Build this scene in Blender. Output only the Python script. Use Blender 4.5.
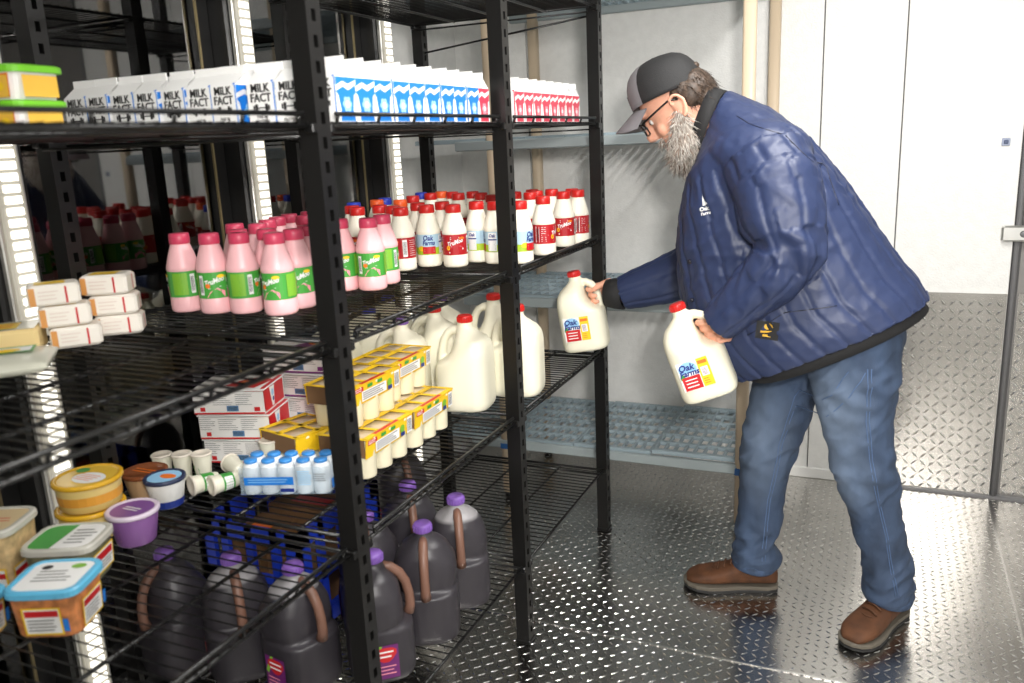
import bpy, bmesh, math, random
import numpy as np
from mathutils import Vector, Matrix, noise
from mathutils.bvhtree import BVHTree

for o in list(bpy.data.objects):
    bpy.data.objects.remove(o)
SC = bpy.context.scene
COL = SC.collection
random.seed(7)
R = math.radians
PI = math.pi

# ---------------------------------------------------------------- camera
CAM_LOC = Vector((0.8572, -2.6610, 1.3920))
YAW, PITCH, ROLL, FPX = 0.4243, 0.2360, -0.0463, 837.6


def cam_axes():
    fwd = Vector((-math.sin(YAW) * math.cos(PITCH), math.cos(YAW) * math.cos(PITCH), -math.sin(PITCH)))
    right = Vector((math.cos(YAW), math.sin(YAW), 0))
    up = right.cross(fwd)
    r = right * math.cos(ROLL) + up * math.sin(ROLL)
    return r, r.cross(fwd), fwd


_r, _u, _f = cam_axes()
cd = bpy.data.cameras.new('camera')
cd.sensor_width = 36.0
cd.lens = FPX / 1024 * 36.0
cd.clip_start = 0.05
cam = bpy.data.objects.new('camera', cd)
COL.objects.link(cam)
M3 = Matrix((_r, _u, -_f)).transposed()
cam.matrix_world = Matrix.Translation(CAM_LOC) @ M3.to_4x4()
SC.camera = cam
cd.dof.use_dof = True
cd.dof.focus_distance = 2.55
cd.dof.aperture_fstop = 3.5

# ---------------------------------------------------------------- world, lights, exposure
SC.view_settings.view_transform = 'Standard'
SC.view_settings.look = 'None'
SC.view_settings.exposure = -0.12
SC.view_settings.gamma = 1.0
SC.view_settings.use_curve_mapping = False
w = bpy.data.worlds.new('world')
SC.world = w
w.use_nodes = True
w.node_tree.nodes['Background'].inputs[0].default_value = (0.9, 0.95, 1.0, 1)
w.node_tree.nodes['Background'].inputs[1].default_value = 0.02


def light(kind, name, loc, target, energy, color=(1, 1, 1), **kw):
    ld = bpy.data.lights.new(name, kind)
    ld.energy = energy
    ld.color = color
    for k, v in kw.items():
        setattr(ld, k, v)
    o = bpy.data.objects.new(name, ld)
    COL.objects.link(o)
    o.location = loc
    d = Vector(target) - Vector(loc)
    o.rotation_euler = d.to_track_quat('-Z', 'Y').to_euler()
    return o


# the photographer's flash, a little above and right of the lens
light('SPOT', 'camera_flash', (1.06, -2.72, 1.64), (0.20, 0.7, 1.12), 215, (1.0, 0.965, 0.92),
      spot_size=R(105), spot_blend=1.0, shadow_soft_size=0.10)
# the cooler's ceiling fixtures
CEIL_LAMPS = [(0.90, -0.95, 2.42), (1.0, -3.2, 2.42)]
for i, c in enumerate(CEIL_LAMPS):
    light('AREA', 'ceiling_lamp_light', (c[0], c[1], c[2] - 0.06), (c[0], c[1], 0), 44, (1.0, 0.98, 0.95),
          shape='RECTANGLE', size=0.16, size_y=1.2)

# ---------------------------------------------------------------- materials
MATS = {}


def mat(name, col, rough=0.5, metal=0.0, spec=0.5, noise_amt=0.0, noise_scale=20.0, bump=0.0, bump_scale=200.0,
        emit=None, emit_str=0.0, trans=0.0, alpha=1.0, sss=0.0, sheen=0.0, coat=0.0, aniso_scale=None, col2=None, rough_var=0.0):
    if name in MATS:
        return MATS[name]
    m = bpy.data.materials.new(name)
    m.use_nodes = True
    nt = m.node_tree
    b = nt.nodes['Principled BSDF']
    b.inputs['Base Color'].default_value = (*col, 1)
    b.inputs['Roughness'].default_value = rough
    b.inputs['Metallic'].default_value = metal
    b.inputs['Specular IOR Level'].default_value = spec
    b.inputs['Transmission Weight'].default_value = trans
    b.inputs['Alpha'].default_value = alpha
    b.inputs['Coat Weight'].default_value = coat
    if sheen:
        b.inputs['Sheen Weight'].default_value = sheen
    if sss:
        b.inputs['Subsurface Weight'].default_value = sss
        b.inputs['Subsurface Radius'].default_value = (0.02, 0.012, 0.008)
        b.inputs['Subsurface Scale'].default_value = 0.4
    if emit:
        b.inputs['Emission Color'].default_value = (*emit, 1)
        b.inputs['Emission Strength'].default_value = emit_str
    tc = None
    if noise_amt or bump or rough_var:
        tc = nt.nodes.new('ShaderNodeTexCoord')
        mp = nt.nodes.new('ShaderNodeMapping')
        nt.links.new(tc.outputs['Object'], mp.inputs[0])
        if aniso_scale:
            mp.inputs['Scale'].default_value = aniso_scale
        src = mp.outputs[0]
    if noise_amt:
        n = nt.nodes.new('ShaderNodeTexNoise')
        n.inputs['Scale'].default_value = noise_scale
        n.inputs['Detail'].default_value = 4
        nt.links.new(src, n.inputs['Vector'])
        cr = nt.nodes.new('ShaderNodeValToRGB')
        cr.color_ramp.elements[0].position = 0.35
        cr.color_ramp.elements[1].position = 0.65
        c2 = col2 if col2 else tuple(min(1, c * (1 + noise_amt)) for c in col)
        c1 = col if col2 else tuple(c * (1 - noise_amt) for c in col)
        cr.color_ramp.elements[0].color = (*c1, 1)
        cr.color_ramp.elements[1].color = (*c2, 1)
        nt.links.new(n.outputs['Fac'], cr.inputs[0])
        nt.links.new(cr.outputs[0], b.inputs['Base Color'])
    if rough_var:
        n = nt.nodes.new('ShaderNodeTexNoise')
        n.inputs['Scale'].default_value = 7.0
        n.inputs['Detail'].default_value = 5
        nt.links.new(src, n.inputs['Vector'])
        mr = nt.nodes.new('ShaderNodeMapRange')
        mr.inputs['To Min'].default_value = max(0.02, rough - rough_var)
        mr.inputs['To Max'].default_value = rough + rough_var
        nt.links.new(n.outputs['Fac'], mr.inputs[0])
        nt.links.new(mr.outputs[0], b.inputs['Roughness'])
    if bump:
        n = nt.nodes.new('ShaderNodeTexNoise')
        n.inputs['Scale'].default_value = bump_scale
        n.inputs['Detail'].default_value = 3
        nt.links.new(src, n.inputs['Vector'])
        bp = nt.nodes.new('ShaderNodeBump')
        bp.inputs['Strength'].default_value = bump
        bp.inputs['Distance'].default_value = 0.003
        nt.links.new(n.outputs['Fac'], bp.inputs['Height'])
        nt.links.new(bp.outputs[0], b.inputs['Normal'])
    MATS[name] = m
    return m


def srgb(r, g, b):
    f = lambda c: (c / 255 / 12.92) if c <= 10 else ((c / 255 + 0.055) / 1.055) ** 2.4
    return (f(r), f(g), f(b))


# ---------------------------------------------------------------- mesh builder
class MB:
    def __init__(s):
        s.v = []; s.f = []; s.m = []; s.mats = []; s.sm = []

    def mi(s, m):
        if m not in s.mats:
            s.mats.append(m)
        return s.mats.index(m)

    def add(s, verts, faces, m, smooth=False, xf=None):
        b = len(s.v)
        if xf is not None:
            verts = [xf @ Vector(q) for q in verts]
        s.v += [tuple(q) for q in verts]
        k = s.mi(m)
        for f in faces:
            s.f.append(tuple(i + b for i in f)); s.m.append(k); s.sm.append(smooth)

    def box(s, c, d, m, xf=None, bev=0.0):
        x, y, z = (d[0] / 2, d[1] / 2, d[2] / 2)
        if bev <= 0:
            vs = [(c[0] + i * x, c[1] + j * y, c[2] + k * z) for i in (-1, 1) for j in (-1, 1) for k in (-1, 1)]
            fs = [(0, 1, 3, 2), (4, 6, 7, 5), (0, 4, 5, 1), (2, 3, 7, 6), (0, 2, 6, 4), (1, 5, 7, 3)]
            s.add(vs, fs, m, False, xf)
        else:
            e = min(bev, x * .9, y * .9)
            ez = min(bev, z * .9)
            rings = []
            for zz, ins in ((-z, ez), (-z + ez, 0), (z - ez, 0), (z, ez)):
                X, Y = x - ins, y - ins
                rings.append([Vector((c[0] + px, c[1] + py, c[2] + zz)) for px, py in
                              ((X - e, -Y), (X, -Y + e), (X, Y - e), (X - e, Y), (-X + e, Y), (-X, Y - e), (-X, -Y + e), (-X + e, -Y))])
            s.loft(rings, m, xf=xf)

    def loft(s, rings, m, cap=True, smooth=False, xf=None, closed=False):
        n = len(rings[0]); vs = [q for r in rings for q in r]; fs = []
        N = len(rings)
        for i in range(N - 1 if not closed else N):
            a = i * n; b = ((i + 1) % N) * n
            for j in range(n):
                k = (j + 1) % n
                fs.append((a + j, a + k, b + k, b + j))
        if cap and not closed:
            fs.append(tuple(range(n - 1, -1, -1)))
            fs.append(tuple((N - 1) * n + j for j in range(n)))
        s.add(vs, fs, m, smooth, xf)

    def lathe(s, prof, m, n=20, smooth=True, xf=None, cap=True, c=(0, 0)):
        rings = [[(c[0] + r * math.cos(2 * PI * j / n), c[1] + r * math.sin(2 * PI * j / n), z) for j in range(n)] for r, z in prof]
        s.loft(rings, m, cap, smooth, xf)

    def tube(s, pts, r, m, n=6, smooth=True, xf=None, cap=True, squash=None):
        pts = [Vector(q) for q in pts]
        rs = r if isinstance(r, (list, tuple)) else [r] * len(pts)
        rings = []
        pn = None
        for i, q in enumerate(pts):
            t = (pts[min(i + 1, len(pts) - 1)] - pts[max(i - 1, 0)]).normalized()
            if pn is None:
                a = Vector((0, 0, 1)) if abs(t.z) < .9 else Vector((1, 0, 0))
                pn = t.cross(a).normalized()
            pn = (pn - t * pn.dot(t)).normalized()
            bn = t.cross(pn)
            rings.append([q + (pn * math.cos(2 * PI * j / n) + bn * math.sin(2 * PI * j / n)) * rs[i] for j in range(n)])
        s.loft(rings, m, cap, smooth, xf)

    def ellipsoid(s, c, rad, m, nu=16, nv=10, xf=None):
        prof = []
        rings = []
        for i in range(1, nv):
            a = PI * i / nv
            rings.append([(c[0] + rad[0] * math.sin(a) * math.cos(2 * PI * j / nu), c[1] + rad[1] * math.sin(a) * math.sin(2 * PI * j / nu), c[2] - rad[2] * math.cos(a)) for j in range(nu)])
        s.loft(rings, m, True, True, xf)

    def poly(s, pts, m, xf=None):
        s.add(pts, [tuple(range(len(pts)))], m, False, xf)

    def mesh(s, name):
        me = bpy.data.meshes.new(name)
        me.from_pydata(s.v, [], s.f)
        for m in s.mats:
            me.materials.append(m)
        if s.f:
            me.polygons.foreach_set('material_index', s.m)
            me.polygons.foreach_set('use_smooth', s.sm)
        me.update()
        return me

    def build(s, name, parent=None, loc=(0, 0, 0), rot=None):
        return link(name, s.mesh(name), parent, loc, rot)


def link(name, me, parent=None, loc=(0, 0, 0), rot=None):
    o = bpy.data.objects.new(name, me)
    COL.objects.link(o)
    o.location = loc
    if rot:
        o.rotation_euler = rot
    if parent:
        o.parent = parent
    return o


def tag(o, label, cat, group=None):
    o['label'] = label
    o['category'] = cat
    if group:
        o['group'] = group
    return o


def thing(name, label, cat, loc=(0, 0, 0), rotz=0, group=None, rot=None):
    o = bpy.data.objects.new(name, None)
    o.empty_display_size = 0.05
    COL.objects.link(o)
    o.location = loc
    o.rotation_euler = rot if rot else (0, 0, rotz)
    return tag(o, label, cat, group)


def struct(o):
    o['kind'] = 'structure'
    return o


def kit(parts):
    """parts: list of (name, mesh, [subparts])"""
    return parts


def spawn(k, name, label, cat, loc, rotz=0, group=None, rot=None):
    t = thing(name, label, cat, loc, rotz, group, rot)
    for p in k:
        o = link(p[0], p[1], t)
        if len(p) > 2:
            for q in p[2]:
                link(q[0], q[1], o)
    return t


_tc = {}


def text_geo(s, size, bold=0.0):
    key = (s, size, bold)
    if key in _tc:
        return _tc[key]
    cu = bpy.data.curves.new('txt', 'FONT')
    cu.body = s; cu.size = size; cu.align_x = 'CENTER'; cu.align_y = 'CENTER'
    cu.resolution_u = 2
    cu.offset = bold
    o = bpy.data.objects.new('txt', cu)
    COL.objects.link(o)
    dg = bpy.context.evaluated_depsgraph_get()
    me = bpy.data.meshes.new_from_object(o.evaluated_get(dg))
    vs = [tuple(v.co) for v in me.vertices]
    fs = [tuple(p.vertices) for p in me.polygons]
    bpy.data.objects.remove(o); bpy.data.curves.remove(cu); bpy.data.meshes.remove(me)
    _tc[key] = (vs, fs)
    return vs, fs


LFT = 0.00015


class Print:
    """flat print: items in (s, t) surface units mapped by fn(s, t, lift)"""
    def __init__(self, fn, mb):
        self.fn = fn; self.mb = mb; self.k = 0

    def rect(self, s0, s1, t0, t1, m, seg=1, lift=None):
        self.k += 1
        l = LFT * self.k if lift is None else lift
        vs = []
        for i in range(seg + 1):
            s = s0 + (s1 - s0) * i / seg
            vs += [self.fn(s, t0, l), self.fn(s, t1, l)]
        self.mb.add(vs, [(2 * i, 2 * i + 2, 2 * i + 3, 2 * i + 1) for i in range(seg)], m)

    def poly(self, pts, m):
        self.k += 1
        self.mb.add([self.fn(a, b, LFT * self.k) for a, b in pts], [tuple(range(len(pts)))], m)

    def blob(self, s, t, rs, rt, m, n=14, wob=0.0, ph=0):
        self.poly([(s + rs * (1 + wob * math.sin(3 * a + ph)) * math.cos(a), t + rt * (1 + wob * math.sin(3 * a + ph)) * math.sin(a)) for a in [2 * PI * i / n for i in range(n)]], m)

    def text(self, s, s0, t0, size, m, bold=0.0, shear=0.0, rot=0.0, sx=1.0):
        self.k += 1
        vs, fs = text_geo(s, size, bold)
        out = []
        for v in vs:
            x, y = v[0] * sx + shear * v[1], v[1]
            x, y = x * math.cos(rot) - y * math.sin(rot), x * math.sin(rot) + y * math.cos(rot)
            out.append(self.fn(s0 + x, t0 + y, LFT * self.k + LFT))
        self.mb.add(out, fs, m)

    def lines(self, s0, s1, t0, t1, n, m, fill=0.5, jag=0.0):
        self.k += 1
        h = (t1 - t0) / n
        for i in range(n):
            e = s1 - (s1 - s0) * jag * random.random()
            a, b = t0 + h * (i + .5 - fill / 2), t0 + h * (i + .5 + fill / 2)
            self.mb.add([self.fn(s0, a, LFT * self.k), self.fn(e, a, LFT * self.k), self.fn(e, b, LFT * self.k), self.fn(s0, b, LFT * self.k)], [(0, 1, 2, 3)], m)

    def barcode(self, s0, s1, t0, t1, n=8):
        self.rect(s0, s1, t0, t1, WHITE)
        self.k += 1
        w = (s1 - s0)
        for i in range(n):
            a = s0 + w * (0.1 + 0.8 * i / n); b = a + w * 0.8 / n * random.uniform(.35, .7)
            self.mb.add([self.fn(a, t0 + (t1 - t0) * .12, LFT * self.k), self.fn(b, t0 + (t1 - t0) * .12, LFT * self.k), self.fn(b, t1 - (t1 - t0) * .12, LFT * self.k), self.fn(a, t1 - (t1 - t0) * .12, LFT * self.k)], [(0, 1, 2, 3)], INK)


def wrap(r, a0=0.0):
    """s = arc length round a cylinder of radius r, t = height"""
    def fn(s, t, l):
        a = a0 + s / r
        return ((r + l) * math.cos(a), (r + l) * math.sin(a), t)
    return fn


def plane(o, ex, ez):
    o, ex, ez = Vector(o), Vector(ex).normalized(), Vector(ez).normalized()
    n = ex.cross(ez)
    def fn(s, t, l):
        return tuple(o + ex * s + ez * t + n * l)
    return fn


def ring(c, ax, ay, ra, rb, n=20, p=2.0):
    c, ax, ay = Vector(c), Vector(ax), Vector(ay)
    out = []
    for j in range(n):
        t = 2 * PI * j / n
        ct, st = math.cos(t), math.sin(t)
        q = c + ax * (ra * math.copysign(abs(ct) ** (2 / p), ct)) + ay * (rb * math.copysign(abs(st) ** (2 / p), st))
        out.append(q)
    return out


def remesh(mb, voxel, smooth=0, name='tmp'):
    """fuse the pieces collected in mb into one continuous surface; returns a Mesh"""
    me = mb.mesh(name)
    o = bpy.data.objects.new(name, me)
    COL.objects.link(o)
    md = o.modifiers.new('r', 'REMESH')
    md.mode = 'VOXEL'; md.voxel_size = voxel; md.use_smooth_shade = True
    if smooth:
        sm = o.modifiers.new('s', 'SMOOTH'); sm.iterations = smooth; sm.factor = 0.5
    dg = bpy.context.evaluated_depsgraph_get()
    out = bpy.data.meshes.new_from_object(o.evaluated_get(dg))
    bpy.data.objects.remove(o)
    bpy.data.meshes.remove(me)
    out.name = name
    return out


def set_mats(me, mats, fn=None):
    me.materials.clear()
    for m in mats:
        me.materials.append(m)
    if fn:
        idx = [fn(p.center) for p in me.polygons]
        me.polygons.foreach_set('material_index', idx)
    else:
        me.polygons.foreach_set('material_index', [0] * len(me.polygons))
    me.polygons.foreach_set('use_smooth', [True] * len(me.polygons))
    me.update()


ORD = ['first', 'second', 'third', 'fourth', 'fifth', 'sixth', 'seventh', 'eighth', 'ninth', 'tenth', 'eleventh', 'twelfth', 'thirteenth', 'fourteenth', 'fifteenth', 'sixteenth', 'seventeenth', 'eighteenth', 'nineteenth', 'twentieth']

WHITE = mat('print_white', (0.85, 0.85, 0.84), 0.45)
INK = mat('print_black', (0.015, 0.015, 0.016), 0.5)
BLUE = mat('print_blue', srgb(28, 122, 214), 0.4)
LBLUE = mat('print_light_blue', srgb(150, 200, 235), 0.4)
DBLUE = mat('print_dark_blue', srgb(30, 50, 130), 0.4)
RED = mat('print_red', srgb(196, 30, 34), 0.4)
YEL = mat('print_yellow', srgb(246, 205, 40), 0.4)
GREEN = mat('print_green', srgb(60, 150, 60), 0.4)
LIME = mat('print_lime', srgb(122, 178, 52), .4)
GREY = mat('print_grey', srgb(120, 120, 120), 0.5)
ORANGE = mat('print_orange', srgb(235, 120, 40), 0.4)
PINK = mat('print_pink', srgb(240, 150, 165), 0.4)
PURPLE = mat('print_purple', srgb(120, 40, 120), 0.4)
BLACKM = mat('black_powder_coat', (0.0055, 0.0052, 0.005), 0.36, 0.0, 0.5)
BLACKW = mat('black_wire_coat', (0.004, 0.004, 0.004), 0.30, 0.0, 0.5)

ZT, ZM, Z3, ZB, Z4 = 1.4333, 1.0551, 0.6701, 0.245, 1.79
YW = 0.7315
P_Y = [-2.255, -1.4963, -0.7402, 0.0]
XB = -0.67

# ================================================================ the cooler
ALU = mat('tread_plate_aluminium', (0.56, 0.545, 0.52), 0.22, 1.0, rough_var=0.07, noise_amt=0.12, noise_scale=3.0, bump=0.05, bump_scale=60)
ALUT = mat('tread_plate_lug', (0.80, 0.79, 0.77), 0.22, 1.0)
PANEL = mat('embossed_white_panel', (0.78, 0.78, 0.76), 0.35, 0.0, 0.55, bump=0.5, bump_scale=170, noise_amt=0.03, noise_scale=30)
SEAM = mat('panel_seam', (0.10, 0.10, 0.10), 0.6)
TRIM = mat('white_trim', (0.78, 0.78, 0.76), 0.4)
CEILM = mat('ceiling_panel', (0.75, 0.75, 0.73), 0.5)
FRAME = mat('door_frame_black', (0.012, 0.012, 0.012), 0.35)
STEEL = mat('brushed_steel', (0.72, 0.72, 0.70), 0.3, 1.0)
GASK = mat('grey_gasket', (0.16, 0.16, 0.165), 0.5)
DARKD = mat('grey_door_leaf', (0.22, 0.21, 0.20), 0.5)

X_R, Y_F, Z_C = 2.5, -4.3, 2.5
mb = MB()
mb.box(((-0.9 + X_R) / 2, (Y_F + YW) / 2, -0.02), (X_R + 0.9, YW - Y_F, 0.04), ALU)
floor = struct(mb.build('floor'))


def lugs(x0, x1, y0, y1, pitch, L, W, H, fn, m, name, parent):
    n0, n1 = int((x1 - x0) / pitch), int((y1 - y0) / pitch)
    V = []; Fc = []
    for i in range(n0):
        for j in range(n1):
            cx, cy = x0 + (i + .5) * pitch, y0 + (j + .5) * pitch
            a = PI / 4 if (i + j) % 2 else -PI / 4
            c, s = math.cos(a), math.sin(a)
            b = len(V)
            for px, py, pz in ((-L / 2, 0, 0), (0, -W / 2, 0), (L / 2, 0, 0), (0, W / 2, 0), (-L * .22, 0, H), (L * .22, 0, H)):
                V.append(fn(cx + px * c - py * s, cy + px * s + py * c, pz))
            Fc += [(b, b + 1, b + 4), (b + 1, b + 5, b + 4), (b + 1, b + 2, b + 5), (b + 2, b + 3, b + 5), (b + 3, b + 4, b + 5), (b + 3, b, b + 4)]
    me = bpy.data.meshes.new(name)
    me.from_pydata(V, [], Fc)
    me.materials.append(m)
    o = link(name, me, parent)
    o['kind'] = 'stuff'
    return o


lugs(-0.72, 2.2, -2.5, YW - .01, 0.0255, 0.024, 0.0068, 0.0015, lambda x, y, z: (x, y, z), ALUT, 'tread_lugs', floor)
# seams between the floor plates
mb = MB()
for xs in (1.262, -0.2):
    mb.box((xs, (Y_F + YW) / 2, 0.0012), (0.006, YW - Y_F, 0.003), ALUT)
mb.build('plate_joint', floor)
mb = MB()
mb.box(((-0.9 + X_R) / 2, -0.62, 0.0012), (X_R + 0.9, 0.006, 0.003), ALUT)
mb.build('plate_joint', floor)

# back wall: dark core, panels proud of it with recessed joints
mb = MB()
mb.box((0.85, YW + 0.06, 1.25), (3.5, 0.08, 2.5), SEAM)
wall = struct(mb.build('wall_back'))
xs = [-0.90, -0.549, 0.618, 0.892, 1.272]
for a, b in zip(xs[:-1], xs[1:]):
    mb = MB()
    mb.box(((a + b) / 2, YW + 0.0125, 1.25), (b - a - 0.004, 0.025, 2.5), PANEL, bev=0.0015)
    mb.build('panel', wall)
# baseboard along the white panels
mb = MB()
mb.box(((-0.90 + 0.865) / 2, YW - 0.006, 0.022), (1.765, 0.012, 0.044), TRIM, bev=0.003)
struct(mb.build('baseboard_back'))
# tread plate kick panel on the right-hand panels
mb = MB()
mb.box(((0.87 + 1.268) / 2, YW - 0.002, 0.391), (0.398, 0.004, 0.776), ALU)
kick = mb.build('kick_plate', wall)
lugs(0.872, 1.266, 0.006, 0.776, 0.030, 0.031, 0.0092, 0.0022, lambda x, y, z: (x, YW - 0.004 - z, y), ALUT, 'tread_lugs', kick)

# door leaf right of the joint
mb = MB()
mb.box((1.90, YW + 0.03, 1.25), (1.20, 0.03, 2.5), DARKD)
door = struct(mb.build('door_1'))
mb = MB()
mb.box((1.90, YW + 0.012, 0.391), (1.19, 0.004, 0.776), ALU)
kp = mb.build('kick_plate', door)
lugs(1.305, 2.2, 0.006, 0.776, 0.030, 0.031, 0.0092, 0.0022, lambda x, y, z: (x, YW + 0.010 - z, y), ALUT, 'tread_lugs', kp)
mb = MB()
mb.tube([(1.283, YW + .002, 0.0), (1.283, YW + .002, 2.5)], 0.010, GASK, 8)
mb.build('gasket', door)
mb = MB()
mb.box((1.285, YW + 0.0, 0.004), (0.9, 0.03, 0.008), GASK)
mb.build('threshold', door)
# strap hinge with a bolt
hz = 0.996
mb = MB()
mb.box((1.31, YW - 0.014, hz), (0.16, 0.028, 0.055), STEEL, bev=0.006)
hinge = mb.build('strap_hinge', door)
mb = MB()
mb.lathe([(0.012, 0), (0.012, 0.006), (0.008, 0.009)], GASK, 12, xf=Matrix.Translation((1.297, YW - 0.028, hz)) @ Matrix.Rotation(PI / 2, 4, 'X'))
mb.build('bolt', hinge)
# small screw plug high on the panel
mb = MB()
mb.box((1.221, YW - 0.003, 1.309), (0.026, 0.006, 0.026), mat('plug_grey', srgb(150, 160, 185), .35), bev=.002)
mb.box((1.221, YW - 0.0075, 1.309), (0.014, 0.004, 0.014), mat('plug_blue', srgb(60, 75, 110), .3), bev=.002)
mb.build('screw_plug', wall)

mb = MB()
mb.box((X_R + 0.03, (Y_F + YW) / 2, 1.25), (0.06, YW - Y_F, 2.5), PANEL)
struct(mb.build('wall_right'))
mb = MB()
mb.box((0.85, Y_F - 0.03, 1.25), (3.5, 0.06, 2.5), PANEL)
struct(mb.build('wall_front'))
mb = MB()
mb.box((0.85, (Y_F + YW) / 2, Z_C + 0.03), (3.5, YW - Y_F, 0.06), CEILM)
struct(mb.build('ceiling'))

for i, c in enumerate(CEIL_LAMPS):
    t = thing('ceiling_light', ['vapour tight ceiling light above the aisle', 'vapour tight ceiling light behind the photographer'][i], 'light', (c[0], c[1], Z_C))
    mb = MB(); mb.box((0, 0, -0.03), (0.16, 1.26, 0.06), TRIM, bev=.01); mb.build('housing', t)
    mb = MB(); mb.box((0, 0, -0.066), (0.12, 1.2, 0.014), mat('lamp_lens', (.9, .9, .9), .5, emit=(1, .97, .92), emit_str=4.0), bev=.004); mb.build('lens', t)

# ---- glass doors along the left
XD = -0.88
MUL = [-3.0, -2.228, -1.457, -0.672, 0.086]
GLASS = mat('door_glass', (0.92, 0.95, 0.94), 0.02, 0.0, 0.5, trans=1.0)
nt = GLASS.node_tree
g = nt.nodes.new('ShaderNodeBsdfGlossy'); g.inputs['Roughness'].default_value = 0.03
tr = nt.nodes.new('ShaderNodeBsdfTransparent'); tr.inputs[0].default_value = (0.8, 0.82, 0.8, 1)
fr = nt.nodes.new('ShaderNodeFresnel'); fr.inputs[0].default_value = 2.3
mx = nt.nodes.new('ShaderNodeMixShader')
nt.links.new(fr.outputs[0], mx.inputs[0]); nt.links.new(tr.outputs[0], mx.inputs[1]); nt.links.new(g.outputs[0], mx.inputs[2])
nt.links.new(mx.outputs[0], nt.nodes['Material Output'].inputs[0])

mb = MB()
mb.box((XD - .05, (Y_F + .086) / 2, 2.36), (0.1, .086 - Y_F, 0.28), FRAME)
wl = struct(mb.build('wall_left'))
mb = MB(); mb.box((XD - .05, (Y_F + .086) / 2, 0.05), (0.1, .086 - Y_F, 0.10), FRAME); mb.build('sill', wl)
mb = MB(); mb.box((XD - .05, (0.13 + YW) / 2, 1.25), (0.1, YW - 0.13, 2.5), PANEL); mb.build('end_panel', wl)
mb = MB(); mb.box((XD - .05, (MUL[0] + Y_F) / 2, 1.25), (0.1, MUL[0] - Y_F, 2.5), FRAME); mb.build('end_panel', wl)
for y in MUL:
    mb = MB(); mb.box((XD - .02, y, 1.15), (0.12, 0.10, 2.2), FRAME, bev=.006); mb.build('mullion', wl)
HANDLE = mat('door_trim_champagne', srgb(150, 135, 100), .35, .6)
for i in range(4):
    a, b = MUL[i] + .055, MUL[i + 1] - .055
    mb = MB()
    for yy in (a + .02, b - .02):
        mb.box((XD - .045, yy, 1.15), (0.05, 0.045, 2.1), FRAME)
    mb.box((XD - .045, (a + b) / 2, 2.17), (0.05, b - a, 0.07), FRAME)
    mb.box((XD - .045, (a + b) / 2, 0.14), (0.05, b - a, 0.07), FRAME)
    d = struct(mb.build('door_%d' % (i + 2)))
    mb = MB(); mb.box((XD - .04, (a + b) / 2, 1.155), (0.006, b - a - .08, 1.97), GLASS); mb.build('pane', d)
    mb = MB(); mb.box((XD - .018, b - .045, 1.155), (0.006, 0.006, 1.97), HANDLE); mb.build('edge_trim', d)

# vertical LED strips on the mullions
LENS = mat('led_lens', (.30, .29, .26), .4, emit=(1.0, .92, .74), emit_str=0.35)
LEDM = mat('led_dot', (.9, .9, .9), .4, emit=(1.0, .95, .84), emit_str=1.6)
ALH = mat('led_housing', (.75, .74, .70), .35, .8)
led_mb = MB()
led_mb.box((0.003, 0, 0), (0.006, 0.040, 0.0165), LEDM, bev=.0035)
LEDME = led_mb.mesh('led')
for i, y in enumerate(MUL[1:]):
    t = thing('led_strip_light', ['bright vertical LED strip light at the frame edge nearest the camera', 'bright vertical LED strip light behind the cream cheese blocks', 'bright vertical LED strip light behind the milk cartons and pink bottles', 'bright vertical LED strip light farthest from the camera, beside the white end wall'][i], 'light strip', (XD + .04, y, 0.12), group='LED strip lights on the door mullions')
    mb = MB(); mb.box((0.008, 0, 1.05), (0.016, 0.075, 2.10), ALH, bev=.003); mb.build('housing', t)
    mb = MB(); mb.box((0.019, 0, 1.05), (0.006, 0.058, 2.08), LENS, bev=.002); mb.build('lens', t)
    if i >= 1:
        for k in range(86):
            link('led', LEDME, t, (0.0215, 0, 0.03 + k * 0.0238))

# the dark shop beyond the doors
STORE = mat('shop_wall', (0.34, 0.33, 0.27), .7)
STOREF = mat('shop_floor', (0.09, 0.085, 0.08), .4)
mb = MB(); mb.box((-4.6, -1.5, 1.5), (0.1, 12, 3.2), STORE); struct(mb.build('wall_shop'))
mb = MB(); mb.box((-2.8, -1.5, -0.02), (3.7, 12, 0.04), STOREF); struct(mb.build('floor_shop'))
SH = mat('shop_cabinet', (0.16, 0.16, 0.13), .6)
for k, (y, h, wd) in enumerate(((-3.2, 1.5, .9), (-1.9, 1.9, .9), (-0.4, 1.4, 1.2), (1.4, 1.8, 1.2), (3.2, 1.5, 1.3))):
    t = thing('display_cabinet', ORD[k] + ' dark cabinet in the unlit shop beyond the glass doors', 'cabinet', (-3.9, y, 0))
    mb = MB(); mb.box((0, 0, h / 2), (.6, wd, h), SH, bev=.01); mb.build('body', t)
    mb = MB(); mb.box((0.31, 0, h * .6), (.02, wd * .85, h * .6), mat('shop_cabinet_front', (.05, .05, .045), .3), bev=.005); mb.build('front', t)

mb = MB(); mb.box((-2.8, -1.5, 3.05), (3.7, 12, 0.06), STORE); struct(mb.build('ceiling_shop'))
light('AREA', 'shop_fill_light', (-2.9, -0.8, 2.95), (-2.9, -0.8, 0), 330, (1.0, 0.96, 0.85), shape='RECTANGLE', size=0.5, size_y=5.0)  # added unseen fill, brightens the dark shop behind the door panes

# ================================================================ black wire shelving rack
rack = thing('wire_shelving_rack', 'long black wire shelving rack with slotted posts along the glass doors', 'shelving', (0, 0, 0))
PW = 0.038


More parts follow.
